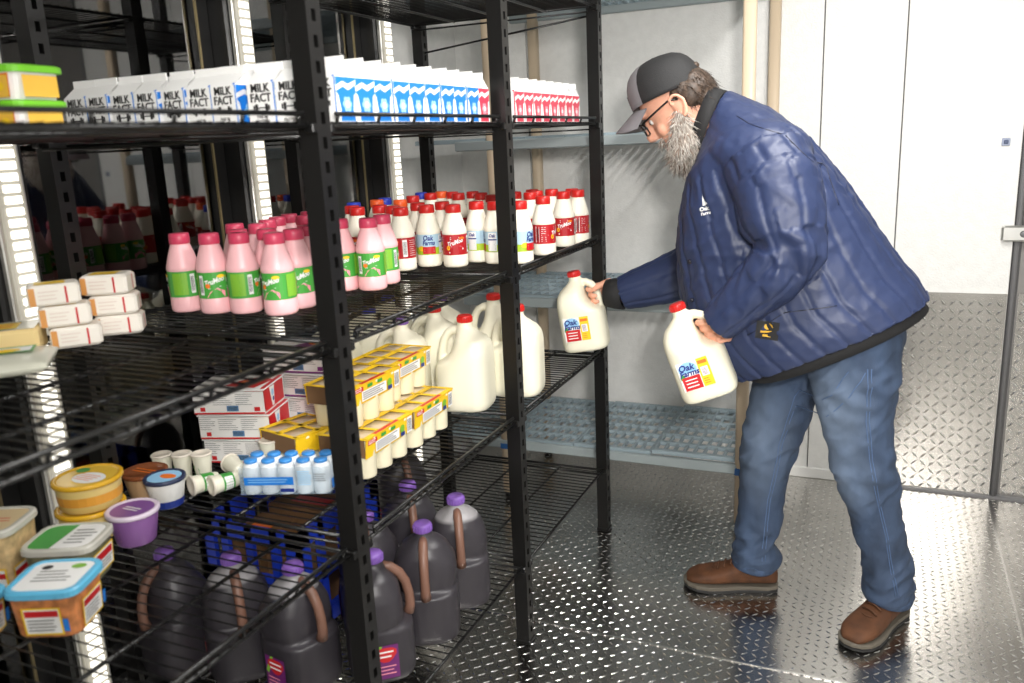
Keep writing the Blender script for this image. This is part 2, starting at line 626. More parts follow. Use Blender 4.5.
def post_mesh(sgn):
    mb = MB()
    H = 2.0
    # three plain walls and a slotted one (sgn = +1: slots face the aisle)
    t = 0.003
    mb.box((0, -PW / 2 + t / 2, H / 2), (PW, t, H), BLACKM)
    mb.box((0, PW / 2 - t / 2, H / 2), (PW, t, H), BLACKM)
    mb.box((-sgn * (PW / 2 - t / 2), 0, H / 2), (t, PW - 2 * t, H), BLACKM)
    xf = sgn * (PW / 2 - t / 2)
    for s in (-1, 1):
        mb.box((xf, s * 0.0108, H / 2), (t, 0.0104, H), BLACKM)
    p = 0.04; n = int(H / p)
    for k in range(n):
        mb.box((xf, 0, (k + .5) * p), (t, 0.0115, p - 0.019), BLACKM)
    mb.box((0, 0, 0.006), (PW + .006, PW + .006, 0.012), BLACKM, bev=.002)
    mb.lathe([(0.006, -.001), (0.006, .004)], BLACKM, 6, c=(0, 0))
    return mb.mesh('post')


pmF, pmR = post_mesh(1), post_mesh(1)
for y in P_Y:
    link('post', pmF, rack, (-PW / 2, y + PW / 2, 0.0012))
    link('post', pmR, rack, (XB + PW / 2, y + PW / 2, 0.0012))


def bay_shelf(y0, y1, z, lip=True, name='shelf'):
    L0, L1 = y0 + PW + .004, y1 - .004
    mb = MB()
    # perimeter rails at deck height
    mb.tube([(-.012, L0 - .004, z - .004), (-.012, L1 + .004, z - .004)], 0.0042, BLACKW, 6)
    s = mb.build(name, rack)
    mb = MB()
    mb.tube([(XB + .012, L0, z - .004), (XB + .012, L1, z - .004)], 0.0042, BLACKW, 6)
    mb.build('back_rail', s)
    for yy in (L0 + .004, L1 - .004):
        mb = MB()
        mb.tube([(-.012, yy, z - .004), (XB + .012, yy, z - .004)], 0.0042, BLACKW, 6)
        mb.tube([(-.03, yy, z - .02), (XB + .03, yy, z - .02)], 0.003, BLACKW, 6)
        mb.build('side_rail', s)
    for xx in (-.17, -.335, -.50):
        mb = MB(); mb.tube([(xx, L0, z - .006), (xx, L1, z - .006)], 0.0036, BLACKW, 6); mb.build('cross_rod', s)
    if lip:
        mb = MB()
        mb.tube([(-.006, L0 + .022, z + .015), (-.006, L1 - .022, z + .015)], 0.0042, BLACKW, 6)
        n = 6
        for k in range(n):
            yy = L0 + .03 + (L1 - L0 - .06) * k / (n - 1)
            mb.tube([(-.012, yy, z - .002), (-.006, yy, z + .015)], 0.0032, BLACKW, 5)
        mb.build('lip_rail', s)
    mb = MB()
    n = int((L1 - L0) / 0.0245)
    for k in range(n + 1):
        yy = L0 + .012 + (L1 - L0 - .024) * k / n
        mb.tube([(-.006, yy, z + .0005), (XB + .006, yy, z + .0005)], 0.0019, BLACKW, 4, smooth=False)
    d = mb.build('wire_deck', s); d['kind'] = 'stuff'
    # clips at the four posts
    for yy, o in ((L0, -1), (L1, 1)):
        for xx in (-.012, XB + .012):
            mb = MB(); mb.box((xx + .004 if xx > -.1 else xx, yy - o * .002, z - .008), (.018, .012, .016), BLACKW, bev=.002); mb.build('clip', s)


for b in range(3):
    for z, lip in ((Z4, False), (ZT, True), (ZM, True), (Z3, True), (ZB, False)):
        bay_shelf(P_Y[b], P_Y[b + 1], z, lip)
# tie rod across the end bay
mb = MB(); mb.tube([(-.02, .019, 1.763), (XB + .03, .019, 1.697)], 0.0035, BLACKW, 6); mb.build('tie_rod', rack)

# ================================================================ grey wall shelf with beige posts
BEI = mat('beige_post', srgb(205, 186, 160), .45)
POLY = mat('blue_grey_polymer', srgb(148, 164, 172), .5)
POLYD = mat('grey_polymer_beam', srgb(150, 160, 162), .5)
WS = thing('wall_shelving_unit', 'grey blue vented polymer shelving unit with beige posts against the back wall', 'shelving', (0, 0, 0))
WX0, WX1, WY0, WY1 = -0.62, 0.44, 0.165, 0.69
for x, y in ((-.46, WY0), (-.50, WY1), (WX1, WY0), (WX1 + .012, WY1)):
    if True:
        mb = MB(); 
        rr = [ring((0, 0, z), (1, 0, 0), (0, 1, 0), .021, .021, 16, 3.2) for z in (0.03, 2.05)]
        mb.loft(rr, BEI, smooth=True)
        mb.lathe([(.018, 0), (.018, .03)], BLACKM, 10)
        po = mb.build('post', WS, (x, y, 0.0022))
        mb = MB(); mb.box((0, 0, .225), (.047, .047, .03), mat('blue_collar', srgb(40, 90, 150), .4), bev=.005); mb.build('collar', po)
MATW = 0.3


def mat_mesh(wd, dp):
    mb = MB()
    nb = 7
    for k in range(nb):
        y = -dp / 2 + .012 + (dp - .024) * k / (nb - 1)
        mb.box((0, y, -.008), (wd, .022 if k in (0, nb - 1) else .016, .016), POLY, bev=.002)
    nr = int(wd / .033)
    for k in range(nr + 1):
        x = -wd / 2 + .006 + (wd - .012) * k / nr
        mb.box((x, 0, -.009), (.0085, dp, .014), POLY)
    return mb.mesh('mat')


MM = mat_mesh(MATW - .004, WY1 - WY0 + .02)
for z, dz in ((0.262, (0.012, 0.004, 0, -.004)), (0.83, (0, 0, 0, 0)), (1.402, (0, 0, 0, 0)), (1.90, (0, 0, 0, 0))):
    mb = MB()
    mb.box(((WX0 + WX1) / 2, WY0 - .012, z - .026), (WX1 - WX0 - .03, .022, .036), POLYD, bev=.004)
    sh = mb.build('shelf_beam', WS)
    mb = MB(); mb.box(((WX0 + WX1) / 2, WY1 + .012, z - .026), (WX1 - WX0 - .03, .022, .036), POLYD, bev=.004); mb.build('beam', sh)
    for k in range(4):
        x = WX1 - .02 - MATW * (k + .5)
        if x - MATW / 2 < -0.86: continue
        o = link('mat', MM, sh, (x, (WY0 + WY1) / 2, z + dz[k]))

# ================================================================ products
def plas(name, col, rough=.35, sss=0.0, **k):
    return mat(name, col, rough, 0, .5, sss=sss, **k)


MILKW = plas('milk_plastic', srgb(246, 242, 226), .38)
MILKJ = plas('jug_plastic', srgb(240, 236, 214), .42)
PINKP = plas('strawberry_plastic', srgb(240, 186, 190), .38)
CAPPK = plas('cap_pink', srgb(196, 62, 92), .4)
CAPR = plas('cap_red', srgb(196, 30, 26), .4)
CAPO = plas('cap_orange', srgb(232, 92, 36), .4)
CAPB = plas('cap_blue', srgb(40, 60, 180), .4)
CAPP = plas('cap_purple', srgb(122, 86, 168), .4)

# ---------------------------------------------------------------- half pint cartons
CW, CH, CG = 0.0605, 0.076, 0.112


def carton_kit(main, pale, text):
    w = CW / 2
    mb = MB()
    body = mat('carton_board', (0.84, 0.84, 0.83), .42)
    zr = CH + .022; zf = CG
    # body, two sloping roof panels (facing the aisle and the doors), folded gable ends, top fin
    A = [(-w, -w, 0), (w, -w, 0), (w, w, 0), (-w, w, 0)]
    B = [(x, y, CH) for x, y, _ in A]
    T = [(0.0015, -w, zr), (-.0015, -w, zr), (.0015, w, zr), (-.0015, w, zr)]
    Fn = [(0.0015, -w, zf), (-.0015, -w, zf), (.0015, w, zf), (-.0015, w, zf)]
    vs = A + B + T + Fn + [(0, -w * .35, CH + .012), (0, w * .35, CH + .012)]
    fs = [(3, 2, 1, 0), (0, 1, 5, 4), (1, 2, 6, 5), (2, 3, 7, 6), (3, 0, 4, 7),
          (5, 6, 10, 8), (7, 4, 9, 11),
          (4, 5, 16), (5, 8, 16), (8, 9, 16), (9, 4, 16), (6, 7, 17), (7, 11, 17), (11, 10, 17), (10, 6, 17),
          (8, 10, 14, 12), (11, 9, 13, 15), (12, 14, 15, 13), (9, 8, 12, 13), (10, 11, 15, 14)]
    mb.add([(-y_, x_, z_) for x_, y_, z_ in vs], fs, body)
    me = mb.mesh('carton')
    pr = MB()
    for sgn in (1, -1):
        # aisle / door side: colour panel with a pale wave and an emblem
        P = Print(plane((sgn * w, 0, 0), (0, sgn, 0), (0, 0, 1)), pr)
        P.rect(-w * .98, w * .98, 0.001, CH, main if sgn > 0 else main)
        P.poly([(-w, .052), (-w * .3, .060), (w * .2, .054), (w, .064), (w, .072), (w * .2, .064), (-w * .3, .069), (-w, .061)], WHITE)
        P.poly([(-w * .98, .0), (-w * .72, .0), (-w * .62, .02), (-w * .8, .045), (-w * .98, .05)], WHITE)
        P.poly([(w * .98, .0), (w * .8, .0), (w * .62, .02), (w * .75, .045), (w * .98, .05)], WHITE)
        for k in range(6):
            a = k * PI / 3
            P.blob(.009 * math.cos(a), .030 + .009 * math.sin(a), .0052, .0052, pale, 8)
        P.blob(0, .030, .006, .006, WHITE, 8)
        # colour on the roof slope
        sl = Vector((0, sgn * w, zr - CH)).normalized()
        P2 = Print(plane((0, -sgn * w, CH), (sgn, 0, 0), tuple(sl)), pr)
        P2.poly([(w * .35, .026), (w * .75, .018), (w * .95, 0), (w * .80, 0), (w * .55, .014), (w * .2, .022)], main)
        # MILK FACT side
        Q = Print(plane((0, -sgn * w, 0), (sgn, 0, 0), (0, 0, 1)), pr)
        Q.rect(w * .90, w * .99, 0.001, CH, main)
        if text:
            for dx_ in (-.0008, 0, .0008):
                Q.text('MILK', -.001 + dx_, .0660, .0205, INK, .0004, sx=.92)
                Q.text('FACT', -.001 + dx_, .0490, .0205, INK, .0004, sx=.92)
            Q.rect(-.008, .008, .0310, .0332, INK)
            for s in (-1, 1):
                Q.rect(s * .011 - .003, s * .011 + .003, .0255, .0390, INK)
                Q.rect(s * .0165 - .002, s * .0165 + .002, .0280, .0365, INK)
            Q.text('HAS 8g', 0, .0165, .0075, INK, .0002)
            Q.text('PROTEIN', 0, .0085, .0075, INK, .0002)
        else:
            Q.rect(-w * .9, -w * .55, .004, CH, main)
            Q.lines(-.012, .012, .012, .060, 6, GREY, .45, .3)
    return [('carton_body', me, [('printed_panels', pr.mesh('printed_panels'))])]


KBLUE = carton_kit(BLUE, LBLUE, True)
KPINK = carton_kit(mat('carton_red', srgb(214, 60, 84), .42), PINK, False)
row_px = [-0.686, -0.6215, -0.559, -0.4945, -0.4275, -0.362, -0.298, -0.2145, -0.150, -0.0865]
cy0 = -1.372
for i, x in enumerate(row_px):
    xx = x + CW / 2
    if xx < XB + .012: xx = XB + .014
    if i == 9: xx = -.0535
    spawn(KBLUE, 'milk_carton', 'white and blue half-pint milk carton, %s from the glass doors in the front row' % ORD[i], 'carton',
          (xx, cy0 + random.uniform(-.004, .004), ZT + .003), R(random.uniform(-2, 2)), 'blue half-pint cartons on the top shelf')
for k in range(1, 9):
    spawn(KBLUE, 'milk_carton', 'white and blue half-pint milk carton at the aisle edge, %s behind the corner carton' % ORD[k - 1], 'carton',
          (-.0535 + random.uniform(-.003, .002), cy0 + .0635 * k, ZT + .003), R(random.uniform(-2, 2)), 'blue half-pint cartons on the top shelf')
for i, x in enumerate(row_px[:9]):
    xx = max(x + CW / 2, XB + .014)
    spawn(KBLUE, 'milk_carton', 'half-pint milk carton in the hidden second row, %s from the glass doors' % ORD[i], 'carton',
          (xx, cy0 + .0665, ZT + .003), R(random.uniform(-2, 2)), 'blue half-pint cartons on the top shelf')
ys = [-.805] + [-.59 + .0628 * k for k in range(8)]
for k, y in enumerate(ys):
    spawn(KPINK, 'milk_carton', ('red and white half-pint carton at the end of the blue cartons' if k == 0 else 'red and white half-pint carton, %s past the middle post' % ORD[k - 1]), 'carton',
          (-.056, y, ZT + .003), R(random.uniform(-2, 2)), 'red half-pint cartons on the top shelf')

# ---------------------------------------------------------------- pint bottles
BH = 0.170
prof = [(0.030, 0), (0.0335, .003), (0.0345, .008), (0.0345, .030), (0.0335, .033), (0.0335, .090), (0.0348, .093), (0.0345, .099),
        (0.0315, .110), (0.027, .126), (0.0225, .139), (0.0203, .145), (0.0195, .152)]


def bottle_kit(body, cap, style):
    mb = MB(); mb.lathe(prof, body, 24)
    me = mb.mesh('bottle')
    mb = MB()
    mb.lathe([(0.0212, .1475), (0.0218, .149), (0.0218, .160), (0.0208, BH - .001), (0.019, BH)], cap, 20)
    cm = mb.mesh('cap')
    lb = MB()
    r = 0.0341
    P = Print(wrap(r), lb)
    C = 2 * PI * r
    seg = 28
    def band(z0, z1, m): P.rect(0, C, z0, z1, m, seg)
    if style == 'green':
        band(.034, .079, mat('label_green', srgb(70, 158, 62), .4))
        for q in range(2):
            o = q * C / 2
            P.rect(o + .008, o + .040, .038, .076, LIME, 6)
            P.lines(o + .012, o + .036, .040, .074, 9, GREEN, .35, .4)
            P.barcode(o + .046, o + .056, .040, .074)
            P.poly([(o + .062, .036), (o + .100, .036), (o + .100, .046), (o + .085, .052), (o + .070, .046)], PINK)
            P.text('TruMoo', o + .080, .064, .0125, WHITE, .0004, .3, .22, 1.0)
            P.lines(o + .066, o + .094, .050, .056, 2, WHITE, .3, .3)
            P.blob(o + .066, .056, .005, .004, ORANGE)
            P.blob(o + .094, .072, .008, .003, YEL)
    elif style == 'red':
        band(.034, .079, mat('label_red', srgb(178, 26, 34), .4))
        for q in range(2):
            o = q * C / 2
            P.barcode(o + .004, o + .016, .038, .075)
            P.lines(o + .022, o + .044, .038, .075, 8, WHITE, .18, .5)
            P.text('TruMoo', o + .076, .062, .0135, WHITE, .0004, .3, .22, 1.0)
            P.lines(o + .062, o + .092, .067, .075, 2, WHITE, .35, .4)
            P.lines(o + .064, o + .096, .050, .055, 2, PINK, .3, .3)
            P.blob(o + .056, .050, .005, .005, YEL)
            P.blob(o + .056, .050, .003, .003, ORANGE)
            P.poly([(o + .058, .038), (o + .098, .046), (o + .098, .049), (o + .058, .041)], WHITE)
            P.blob(o + .094, .071, .008, .003, ORANGE)
    else:
        band(.034, .079, mat('label_sky', srgb(176, 208, 226), .4))
        P.rect(0, C, .034, .050, mat('label_meadow', srgb(168, 200, 44), .4), seg)
        for q in range(2):
            o = q * C / 2
            P.text('Oak', o + .024, .071, .016, DBLUE, .0005, .2)
            P.text('Farms', o + .026, .060, .014, DBLUE, .0005, .2)
            P.blob(o + .004, .048, .010, .006, YEL)
            P.rect(o + .008, o + .044, .036, .052, RED, 6)
            P.lines(o + .013, o + .039, .039, .049, 2, WHITE, .4)
            P.rect(o + .056, o + .080, .036, .077, WHITE, 4)
            P.rect(o + .056, o + .080, .060, .063, DBLUE, 4)
            P.lines(o + .058, o + .078, .038, .058, 7, GREY, .3, .2)
            P.text('Oak', o + .068, .070, .010, DBLUE, .0003, .2)
    for i_ in range(len(lb.v)):
        x_, y_, z_ = lb.v[i_]; lb.v[i_] = (x_, y_, .034 + (z_ - .034) * 1.24)
    return [('bottle_body', me, []), ('cap', cm, []), ('label_sleeve', lb.mesh('label_sleeve'), [])]


KB = {'pink': bottle_kit(PINKP, CAPPK, 'green')}
for nm, c in (('r', CAPR), ('o', CAPO), ('b', CAPB)):
    for st in ('red', 'farm'):
        KB[st + nm] = bottle_kit(MILKW, c, st)
# camera bearing: the label angle that shows is given per bottle
PKG, WHG = 'pink strawberry milk bottles on the second shelf', 'white pint milk bottles on the second shelf'
BOT = [
    (-0.546, -1.286, 'pink', 257.0, 'pink strawberry milk bottle at the left end of the front row', PKG),
    (-0.462, -1.286, 'pink', 179.0, 'pink strawberry milk bottle, second from the left in the front row', PKG),
    (-0.393, -1.272, 'pink', 248.0, 'pink strawberry milk bottle, third from the left in the front row', PKG),
    (-0.299, -1.273, 'pink', 142.0, 'pink strawberry milk bottle, fourth from the left in the front row', PKG),
    (-0.333, -0.994, 'pink', 163.0, 'pink strawberry milk bottle just emerging right of the near post', PKG),
    (-0.265, -0.974, 'pink', 169.0, 'pink strawberry milk bottle standing foremost right of the near post', PKG),
    (-0.28, -0.889, 'pink', 266.0, 'pink strawberry milk bottle next to the first red label bottle', PKG),
    (-0.349, -0.686, 'redr', 113.0, 'white milk bottle with red label right after the pink bottles', WHG),
    (-0.313, -0.606, 'farmr', 256.0, 'white milk bottle with blue sky label and red cap, second of the white front bottles', WHG),
    (-0.231, -0.605, 'redr', 172.0, 'white milk bottle with slanted white lettering on red, left of the middle post', WHG),
    (-0.206, -0.51, 'farmr', 153.0, 'white milk bottle with white nutrition box and meadow label, left of the middle post', WHG),
    (-0.138, -0.532, 'farmr', 161.0, 'white milk bottle with meadow label half hidden by the middle post', WHG),
    (-0.068, -0.522, 'farmr', 125.0, 'white milk bottle with meadow label just right of the middle post', WHG),
    (-0.064, -0.356, 'redr', 241.0, 'white milk bottle with red label and barcode, second right of the middle post', WHG),
    (-0.071, -0.165, 'redr', 164.0, 'white milk bottle with large red label, third right of the middle post', WHG),
    (-0.047, -0.098, 'redr', 269.0, 'white milk bottle with red label, last but one before the far post', WHG),
    (-0.087, -0.04, 'redr', 270.0, 'white milk bottle with red label at the far post', WHG),
    (-0.444, -1.217, 'pink', 232.0, 'pink strawberry milk bottle behind the front row, second cap from the left', PKG),
    (-0.375, -1.204, 'pink', 127.0, 'pink strawberry milk bottle behind the front row, fourth cap from the left', PKG),
    (-0.304, -1.203, 'pink', 184.0, 'pink strawberry milk bottle behind the front row, eighth cap from the left', PKG),
    (-0.562, -1.094, 'pink', 109.0, 'pink strawberry milk bottle behind the front row, first cap from the left', PKG),
    (-0.492, -1.095, 'pink', 100.0, 'pink strawberry milk bottle behind the front row, third cap from the left', PKG),
    (-0.54, -1.002, 'pink', 288.0, 'pink strawberry milk bottle behind the front row, fifth cap from the left', PKG),
    (-0.569, -0.929, 'pink', 305.0, 'pink strawberry milk bottle behind the front row, sixth cap from the left', PKG),
    (-0.59, -0.854, 'pink', 27.0, 'pink strawberry milk bottle behind the front row, seventh cap from the left', PKG),
    (-0.504, -0.903, 'pink', 221.0, 'pink strawberry milk bottle behind the front row, ninth cap from the left', PKG),
    (-0.581, -0.783, 'pink', 229.0, 'pink strawberry milk bottle behind the front row, eleventh cap from the left', PKG),
    (-0.321, -1.134, 'pink', 333.0, 'pink strawberry milk bottle behind the front row, tenth cap from the left', PKG),
    (-0.328, -1.064, 'pink', 149.0, 'pink strawberry milk bottle behind the front row, twelfth cap from the left', PKG),
    (-0.632, -0.491, 'redb', 23.0, 'white milk bottle with blue cap in the back rows, first blue cap from the left', WHG),
    (-0.632, -0.313, 'redb', 142.0, 'white milk bottle with blue cap in the back rows, second blue cap from the left', WHG),
    (-0.632, -0.077, 'redb', 85.0, 'white milk bottle with blue cap in the back rows, third blue cap from the left', WHG),
    (-0.614, -0.389, 'redo', 252.0, 'white milk bottle with orange cap in the back rows, first orange cap from the left', WHG),
    (-0.519, -0.405, 'redo', 88.0, 'white milk bottle with orange cap in the back rows, second orange cap from the left', WHG),
    (-0.557, -0.61, 'redr', 13.0, 'white milk bottle with red cap in the back rows, first red cap from the left', WHG),
    (-0.504, -0.663, 'redr', 128.0, 'white milk bottle with red cap in the back rows, second red cap from the left', WHG),
    (-0.469, -0.601, 'redr', 54.0, 'white milk bottle with red cap in the back rows, third red cap from the left', WHG),
    (-0.406, -0.633, 'redr', 76.0, 'white milk bottle with red cap in the back rows, fourth red cap from the left', WHG),
    (-0.573, -0.236, 'redr', 279.0, 'white milk bottle with red cap in the back rows, fifth red cap from the left', WHG),
    (-0.573, -0.116, 'redr', 45.0, 'white milk bottle with red cap in the back rows, seventh red cap from the left', WHG),
    (-0.572, -0.04, 'redo', 100.0, 'white milk bottle with orange cap in the back rows, third orange cap from the left', WHG),
    (-0.511, -0.075, 'redr', 197.0, 'white milk bottle with red cap in the back rows, ninth red cap from the left', WHG),
    (-0.451, -0.145, 'redr', 287.0, 'white milk bottle with red cap in the back rows, tenth red cap from the left', WHG),
    (-0.317, -0.507, 'redr', 8.0, 'white milk bottle with red cap in the back rows, eighth red cap from the left', WHG),
    (-0.383, -0.534, 'redr', 141.0, 'white milk bottle with red cap in the back rows, sixth red cap from the left', WHG),
    (-0.431, -0.077, 'redr', 55.0, 'white milk bottle with red cap in the back rows, eleventh red cap from the left', WHG),
    (-0.364, -0.151, 'redr', 1.0, 'white milk bottle with red cap in the back rows, twelfth red cap from the left', WHG),
    (-0.275, -0.255, 'redr', 55.0, 'white milk bottle with red cap in the back rows, thirteenth red cap from the left', WHG),
    (-0.25, -0.134, 'redr', 344.0, 'white milk bottle with red cap in the back rows, fourteenth red cap from the left', WHG),
    (-0.179, -0.175, 'redr', 160.0, 'white milk bottle with red cap in the back rows, fifteenth red cap from the left', WHG),
    (-0.186, -0.105, 'redr', 23.0, 'white milk bottle with red cap in the back rows, seventeenth red cap from the left', WHG),
    (-0.228, -0.04, 'redr', 143.0, 'white milk bottle with red cap in the back rows, sixteenth red cap from the left', WHG),
    (-0.158, -0.04, 'redr', 337.0, 'white milk bottle with red cap in the back rows, eighteenth red cap from the left', WHG)]
cnt = {}
for (x, y, kind, ang, label, grp) in BOT:
    spawn(KB[kind], 'milk_bottle', label, 'bottle', (x, y, ZM + .003), R(ang), grp)

# ---------------------------------------------------------------- gallon jugs
def jug_mesh(h=0.245, w=0.076, d=0.074, voxel=.004, m=None, corner=3.6, name='jug'):
    """handle on +X"""
    g = MB()
    k = h / .245
    ext = [(0, -.90, .90, .90), (.006, -.97, .97, .97), (.02, -1, 1, 1), (.115, -1, 1, 1), (.132, -.995, .93, 1), (.146, -.99, .60, .985), (.160, -.975, .40, .96), (.178, -.94, .30, .91), (.194, -.83, .26, .80), (.208, -.62, .24, .60), (.220, -.42, .22, .40), (.228, -.33, .20, .28)]
    secs = [(z, w * (f + b) / 2, w * (f - b) / 2, d * yy) for z, b, f, yy in ext] + [(.246, -.006, .0185, .0185)]
    rings = []
    for z, cx, a, b in secs:
        pw = corner if z < .16 else max(2.0, corner - (z - .16) * 30)
        rings.append(ring((cx, 0, z * k), (1, 0, 0), (0, 1, 0), a, b, 40, pw))
    g.loft(rings, WHITE)
    hp = [(.006, 0, .222 * k), (.026, 0, .219 * k), (.044, 0, .209 * k), (.055, 0, .192 * k), (.061, 0, .168 * k), (.066, 0, .142 * k), (.064, 0, .118 * k)]
    g.tube(hp, [.011, .0125, .0125, .0125, .0125, .013, .015], WHITE, 12)
    me = remesh(g, voxel, 4, name)
    return me, hp


JUG, HPATH = jug_mesh()
set_mats(JUG, [MILKJ])


def jug_cap(m, z0, r=.0195, h=.019):
    mb = MB()
    mb.lathe([(r, z0), (r * 1.05, z0 + .001), (r * 1.05, z0 + h * .8), (r * .95, z0 + h), (r * .8, z0 + h)], m, 20, c=(-.006, 0))
    for k in range(20):
        a = 2 * PI * k / 20
        mb.box((-.006 + r * 1.06 * math.cos(a), r * 1.06 * math.sin(a), z0 + h * .42), (.0022, .0022, h * .7), m)
    return mb.mesh('cap')


def jug_label():
    mb = MB()
    P = Print(lambda s, t, l: ((s - .010) * 1.12, -.0748 - l, (t + .014) * 1.12), mb)
    P.rect(-.040, .034, .022, .092, WHITE)
    P.blob(-.016, .074, .022, .017, LBLUE, 18)
    P.rect(-.036, .006, .056, .064, WHITE)
    P.blob(-.033, .056, .006, .008, GREEN, 10)
    P.rect(-.036, .006, .023, .056, RED)
    P.lines(-.030, .000, .027, .052, 3, WHITE, .3, .15)
    P.rect(.008, .034, .023, .092, YEL)
    P.rect(.010, .031, .078, .086, ORANGE)
    P.rect(.012, .029, .048, .070, WHITE)
    P.lines(.014, .027, .050, .068, 6, PURPLE, .4, .2)
    P.lines(.012, .026, .028, .044, 3, ORANGE, .3, .2)
    P.text('Oak', -.018, .078, .021, DBLUE, .0007, .2)
    P.text('Farms', -.014, .064, .019, DBLUE, .0007, .2)
    return mb.mesh('label')


JL = jug_label()
JCAP = {k: jug_cap(c, .240) for k, c in (('r', CAPR), ('p', CAPP), ('b', CAPB))}
def jug_kit(cap, lab=False, tagm=False):
    k = [('jug_body', JUG, []), ('cap', JCAP[cap], [])]
    if lab: k.append(('label', JL, []))
    return k


# jugs on the third shelf: x, y, handle bearing, cap
for (x, y, a, c, lab) in (
        (-.19, -.665, 190, 'r', 'white gallon milk jug with red cap standing just past the yellow yogurt packs'),
        (-.345, -.56, 195, 'r', 'white gallon milk jug with red cap, second row behind the yogurt packs'),
        (-.105, -.50, 190, 'r', 'white gallon milk jug partly behind the middle post'),
        (-.25, -.35, 190, 'r', 'white gallon milk jug farthest along the third shelf'),
        (-.355, -.730, 200, 'p', 'white gallon milk jug with purple cap behind the yellow yogurt packs'),
        (-.41, -.40, 195, 'p', 'white gallon milk jug with purple cap, second from the yogurt packs'),
        (-.535, -.795, 200, 'b', 'white gallon milk jug with blue cap, nearest the glass doors'),
        (-.535, -.615, 200, 'b', 'white gallon milk jug with blue cap, second by the glass doors'),
        (-.575, -.44, 200, 'b', 'white gallon milk jug with blue cap, third by the glass doors')):
    spawn(jug_kit(c), 'milk_jug', lab, 'jug', (x, y, Z3 + .003), R(a), 'gallon jugs on the third shelf')

# ---------------------------------------------------------------- dark tea jugs on the bottom shelf
TEA = mat('dark_tea_plastic', srgb(48, 45, 50), .40, 0, .45)
TEAT = mat('empty_jug_plastic', srgb(150, 148, 150), .35)
TEAH = mat('tan_handle_plastic', srgb(112, 80, 66), .45)


def tea_mat(level):
    m = TEA.copy()
    nt = m.node_tree
    tc = nt.nodes.new('ShaderNodeTexCoord'); sp = nt.nodes.new('ShaderNodeSeparateXYZ')
    mr = nt.nodes.new('ShaderNodeMapRange'); mx = nt.nodes.new('ShaderNodeMix'); mx.data_type = 'RGBA'
    mr.inputs['From Min'].default_value = level - .003; mr.inputs['From Max'].default_value = level + .006
    mx.inputs['A'].default_value = nt.nodes['Principled BSDF'].inputs['Base Color'].default_value
    mx.inputs['B'].default_value = (*srgb(140, 138, 140), 1)
    nt.links.new(tc.outputs['Object'], sp.inputs[0]); nt.links.new(sp.outputs['Z'], mr.inputs[0])
    nt.links.new(mr.outputs[0], mx.inputs['Factor']); nt.links.new(mx.outputs['Result'], nt.nodes['Principled BSDF'].inputs['Base Color'])
    return m


def tea_kit(level):
    g = MB()
    w, d = .075, .075
    secs = [(0, .88), (.005, .95), (.02, 1), (.105, 1.0), (.122, .985), (.130, .93), (.140, .985), (.165, .99), (.19, .95), (.21, .86), (.23, .70), (.243, .50), (.252, .31), (.258, .26), (.272, .25)]
    rings = [ring((-.010 if .128 < z < .20 else (-.006 if z >= .20 and z < .25 else 0), 0, z), (1, 0, 0), (0, 1, 0), w * s * (.87 if .128 < z < .25 else 1), d * s, 40, 2.9 if z < .2 else 2.2) for z, s in secs]
    g.loft(rings, WHITE)
    me = remesh(g, .0045, 3, 'tea_jug')
    set_mats(me, [tea_mat(level)])
    hb = MB()
    hp = [(.014, 0, .250), (.034, 0, .242), (.054, 0, .224), (.066, 0, .200), (.072, 0, .17), (.073, 0, .142), (.068, 0, .124)]
    hb.tube(hp, [.009, .011, .011, .0105, .0105, .011, .013], TEAH, 12)
    hm = hb.mesh('handle')
    cb = MB()
    cb.lathe([(.020, .262), (.0215, .263), (.0215, .279), (.019, .283)], CAPP, 20)
    for k in range(20):
        a = 2 * PI * k / 20
        cb.box((.0218 * math.cos(a), .0218 * math.sin(a), .271), (.002, .002, .014), CAPP)
    cm = cb.mesh('cap')
    lb = MB()
    P = Print(plane((0, -.0760, 0), (1, 0, 0), (0, 0, 1)), lb)
    P.rect(-.030, .030, .018, .098, mat('label_purple', srgb(104, 34, 104), .4))
    P.poly([(-.030, .060), (-.012, .098), (-.004, .098), (-.022, .055)], LIME)
    P.blob(.002, .077, .024, .018, RED, 14, .12)
    P.lines(-.016, .020, .066, .088, 2, WHITE, .35, .2)
    P.lines(-.024, .024, .026, .052, 3, PINK, .3, .3)
    lm = lb.mesh('label')
    return [('jug_body', me, []), ('handle', hm, []), ('cap', cm, []), ('label', lm, [])]


KT1, KT2 = tea_kit(.300), tea_kit(.225)
for (x, y, a, k, lab) in (
        (-.592, -1.412, -100, KT1, 'dark tea jug with purple cap in the far left corner of the bottom shelf'),
        (-.430, -1.378, -40, KT2, 'dark tea jug with purple cap in front of the blue crate'),
        (-.268, -1.368, -10, KT2, 'dark tea jug left of the near post, seen through the shelf wires'),
        (-.130, -1.268, 40, KT1, 'dark tea jug with tan handle directly behind the near post'),
        (-.098, -1.105, -62, KT1, 'dark tea jug with purple cap, second from the near post at the aisle edge'),
        (-.095, -.942, -58, KT2, 'dark tea jug with pale empty top, farthest along the aisle edge'),
        (-.262, -1.10, -60, KT1, 'dark tea jug in the second row behind the near post'),
        (-.257, -.905, -50, KT1, 'dark tea jug in the second row beside the far aisle jug'),
        (-.43, -.66, -40, KT1, 'dark tea jug in the third row under the milk jugs')):
    spawn(k, 'tea_jug', lab, 'jug', (x, y, ZB + .003), R(a), 'dark tea jugs on the bottom shelf')

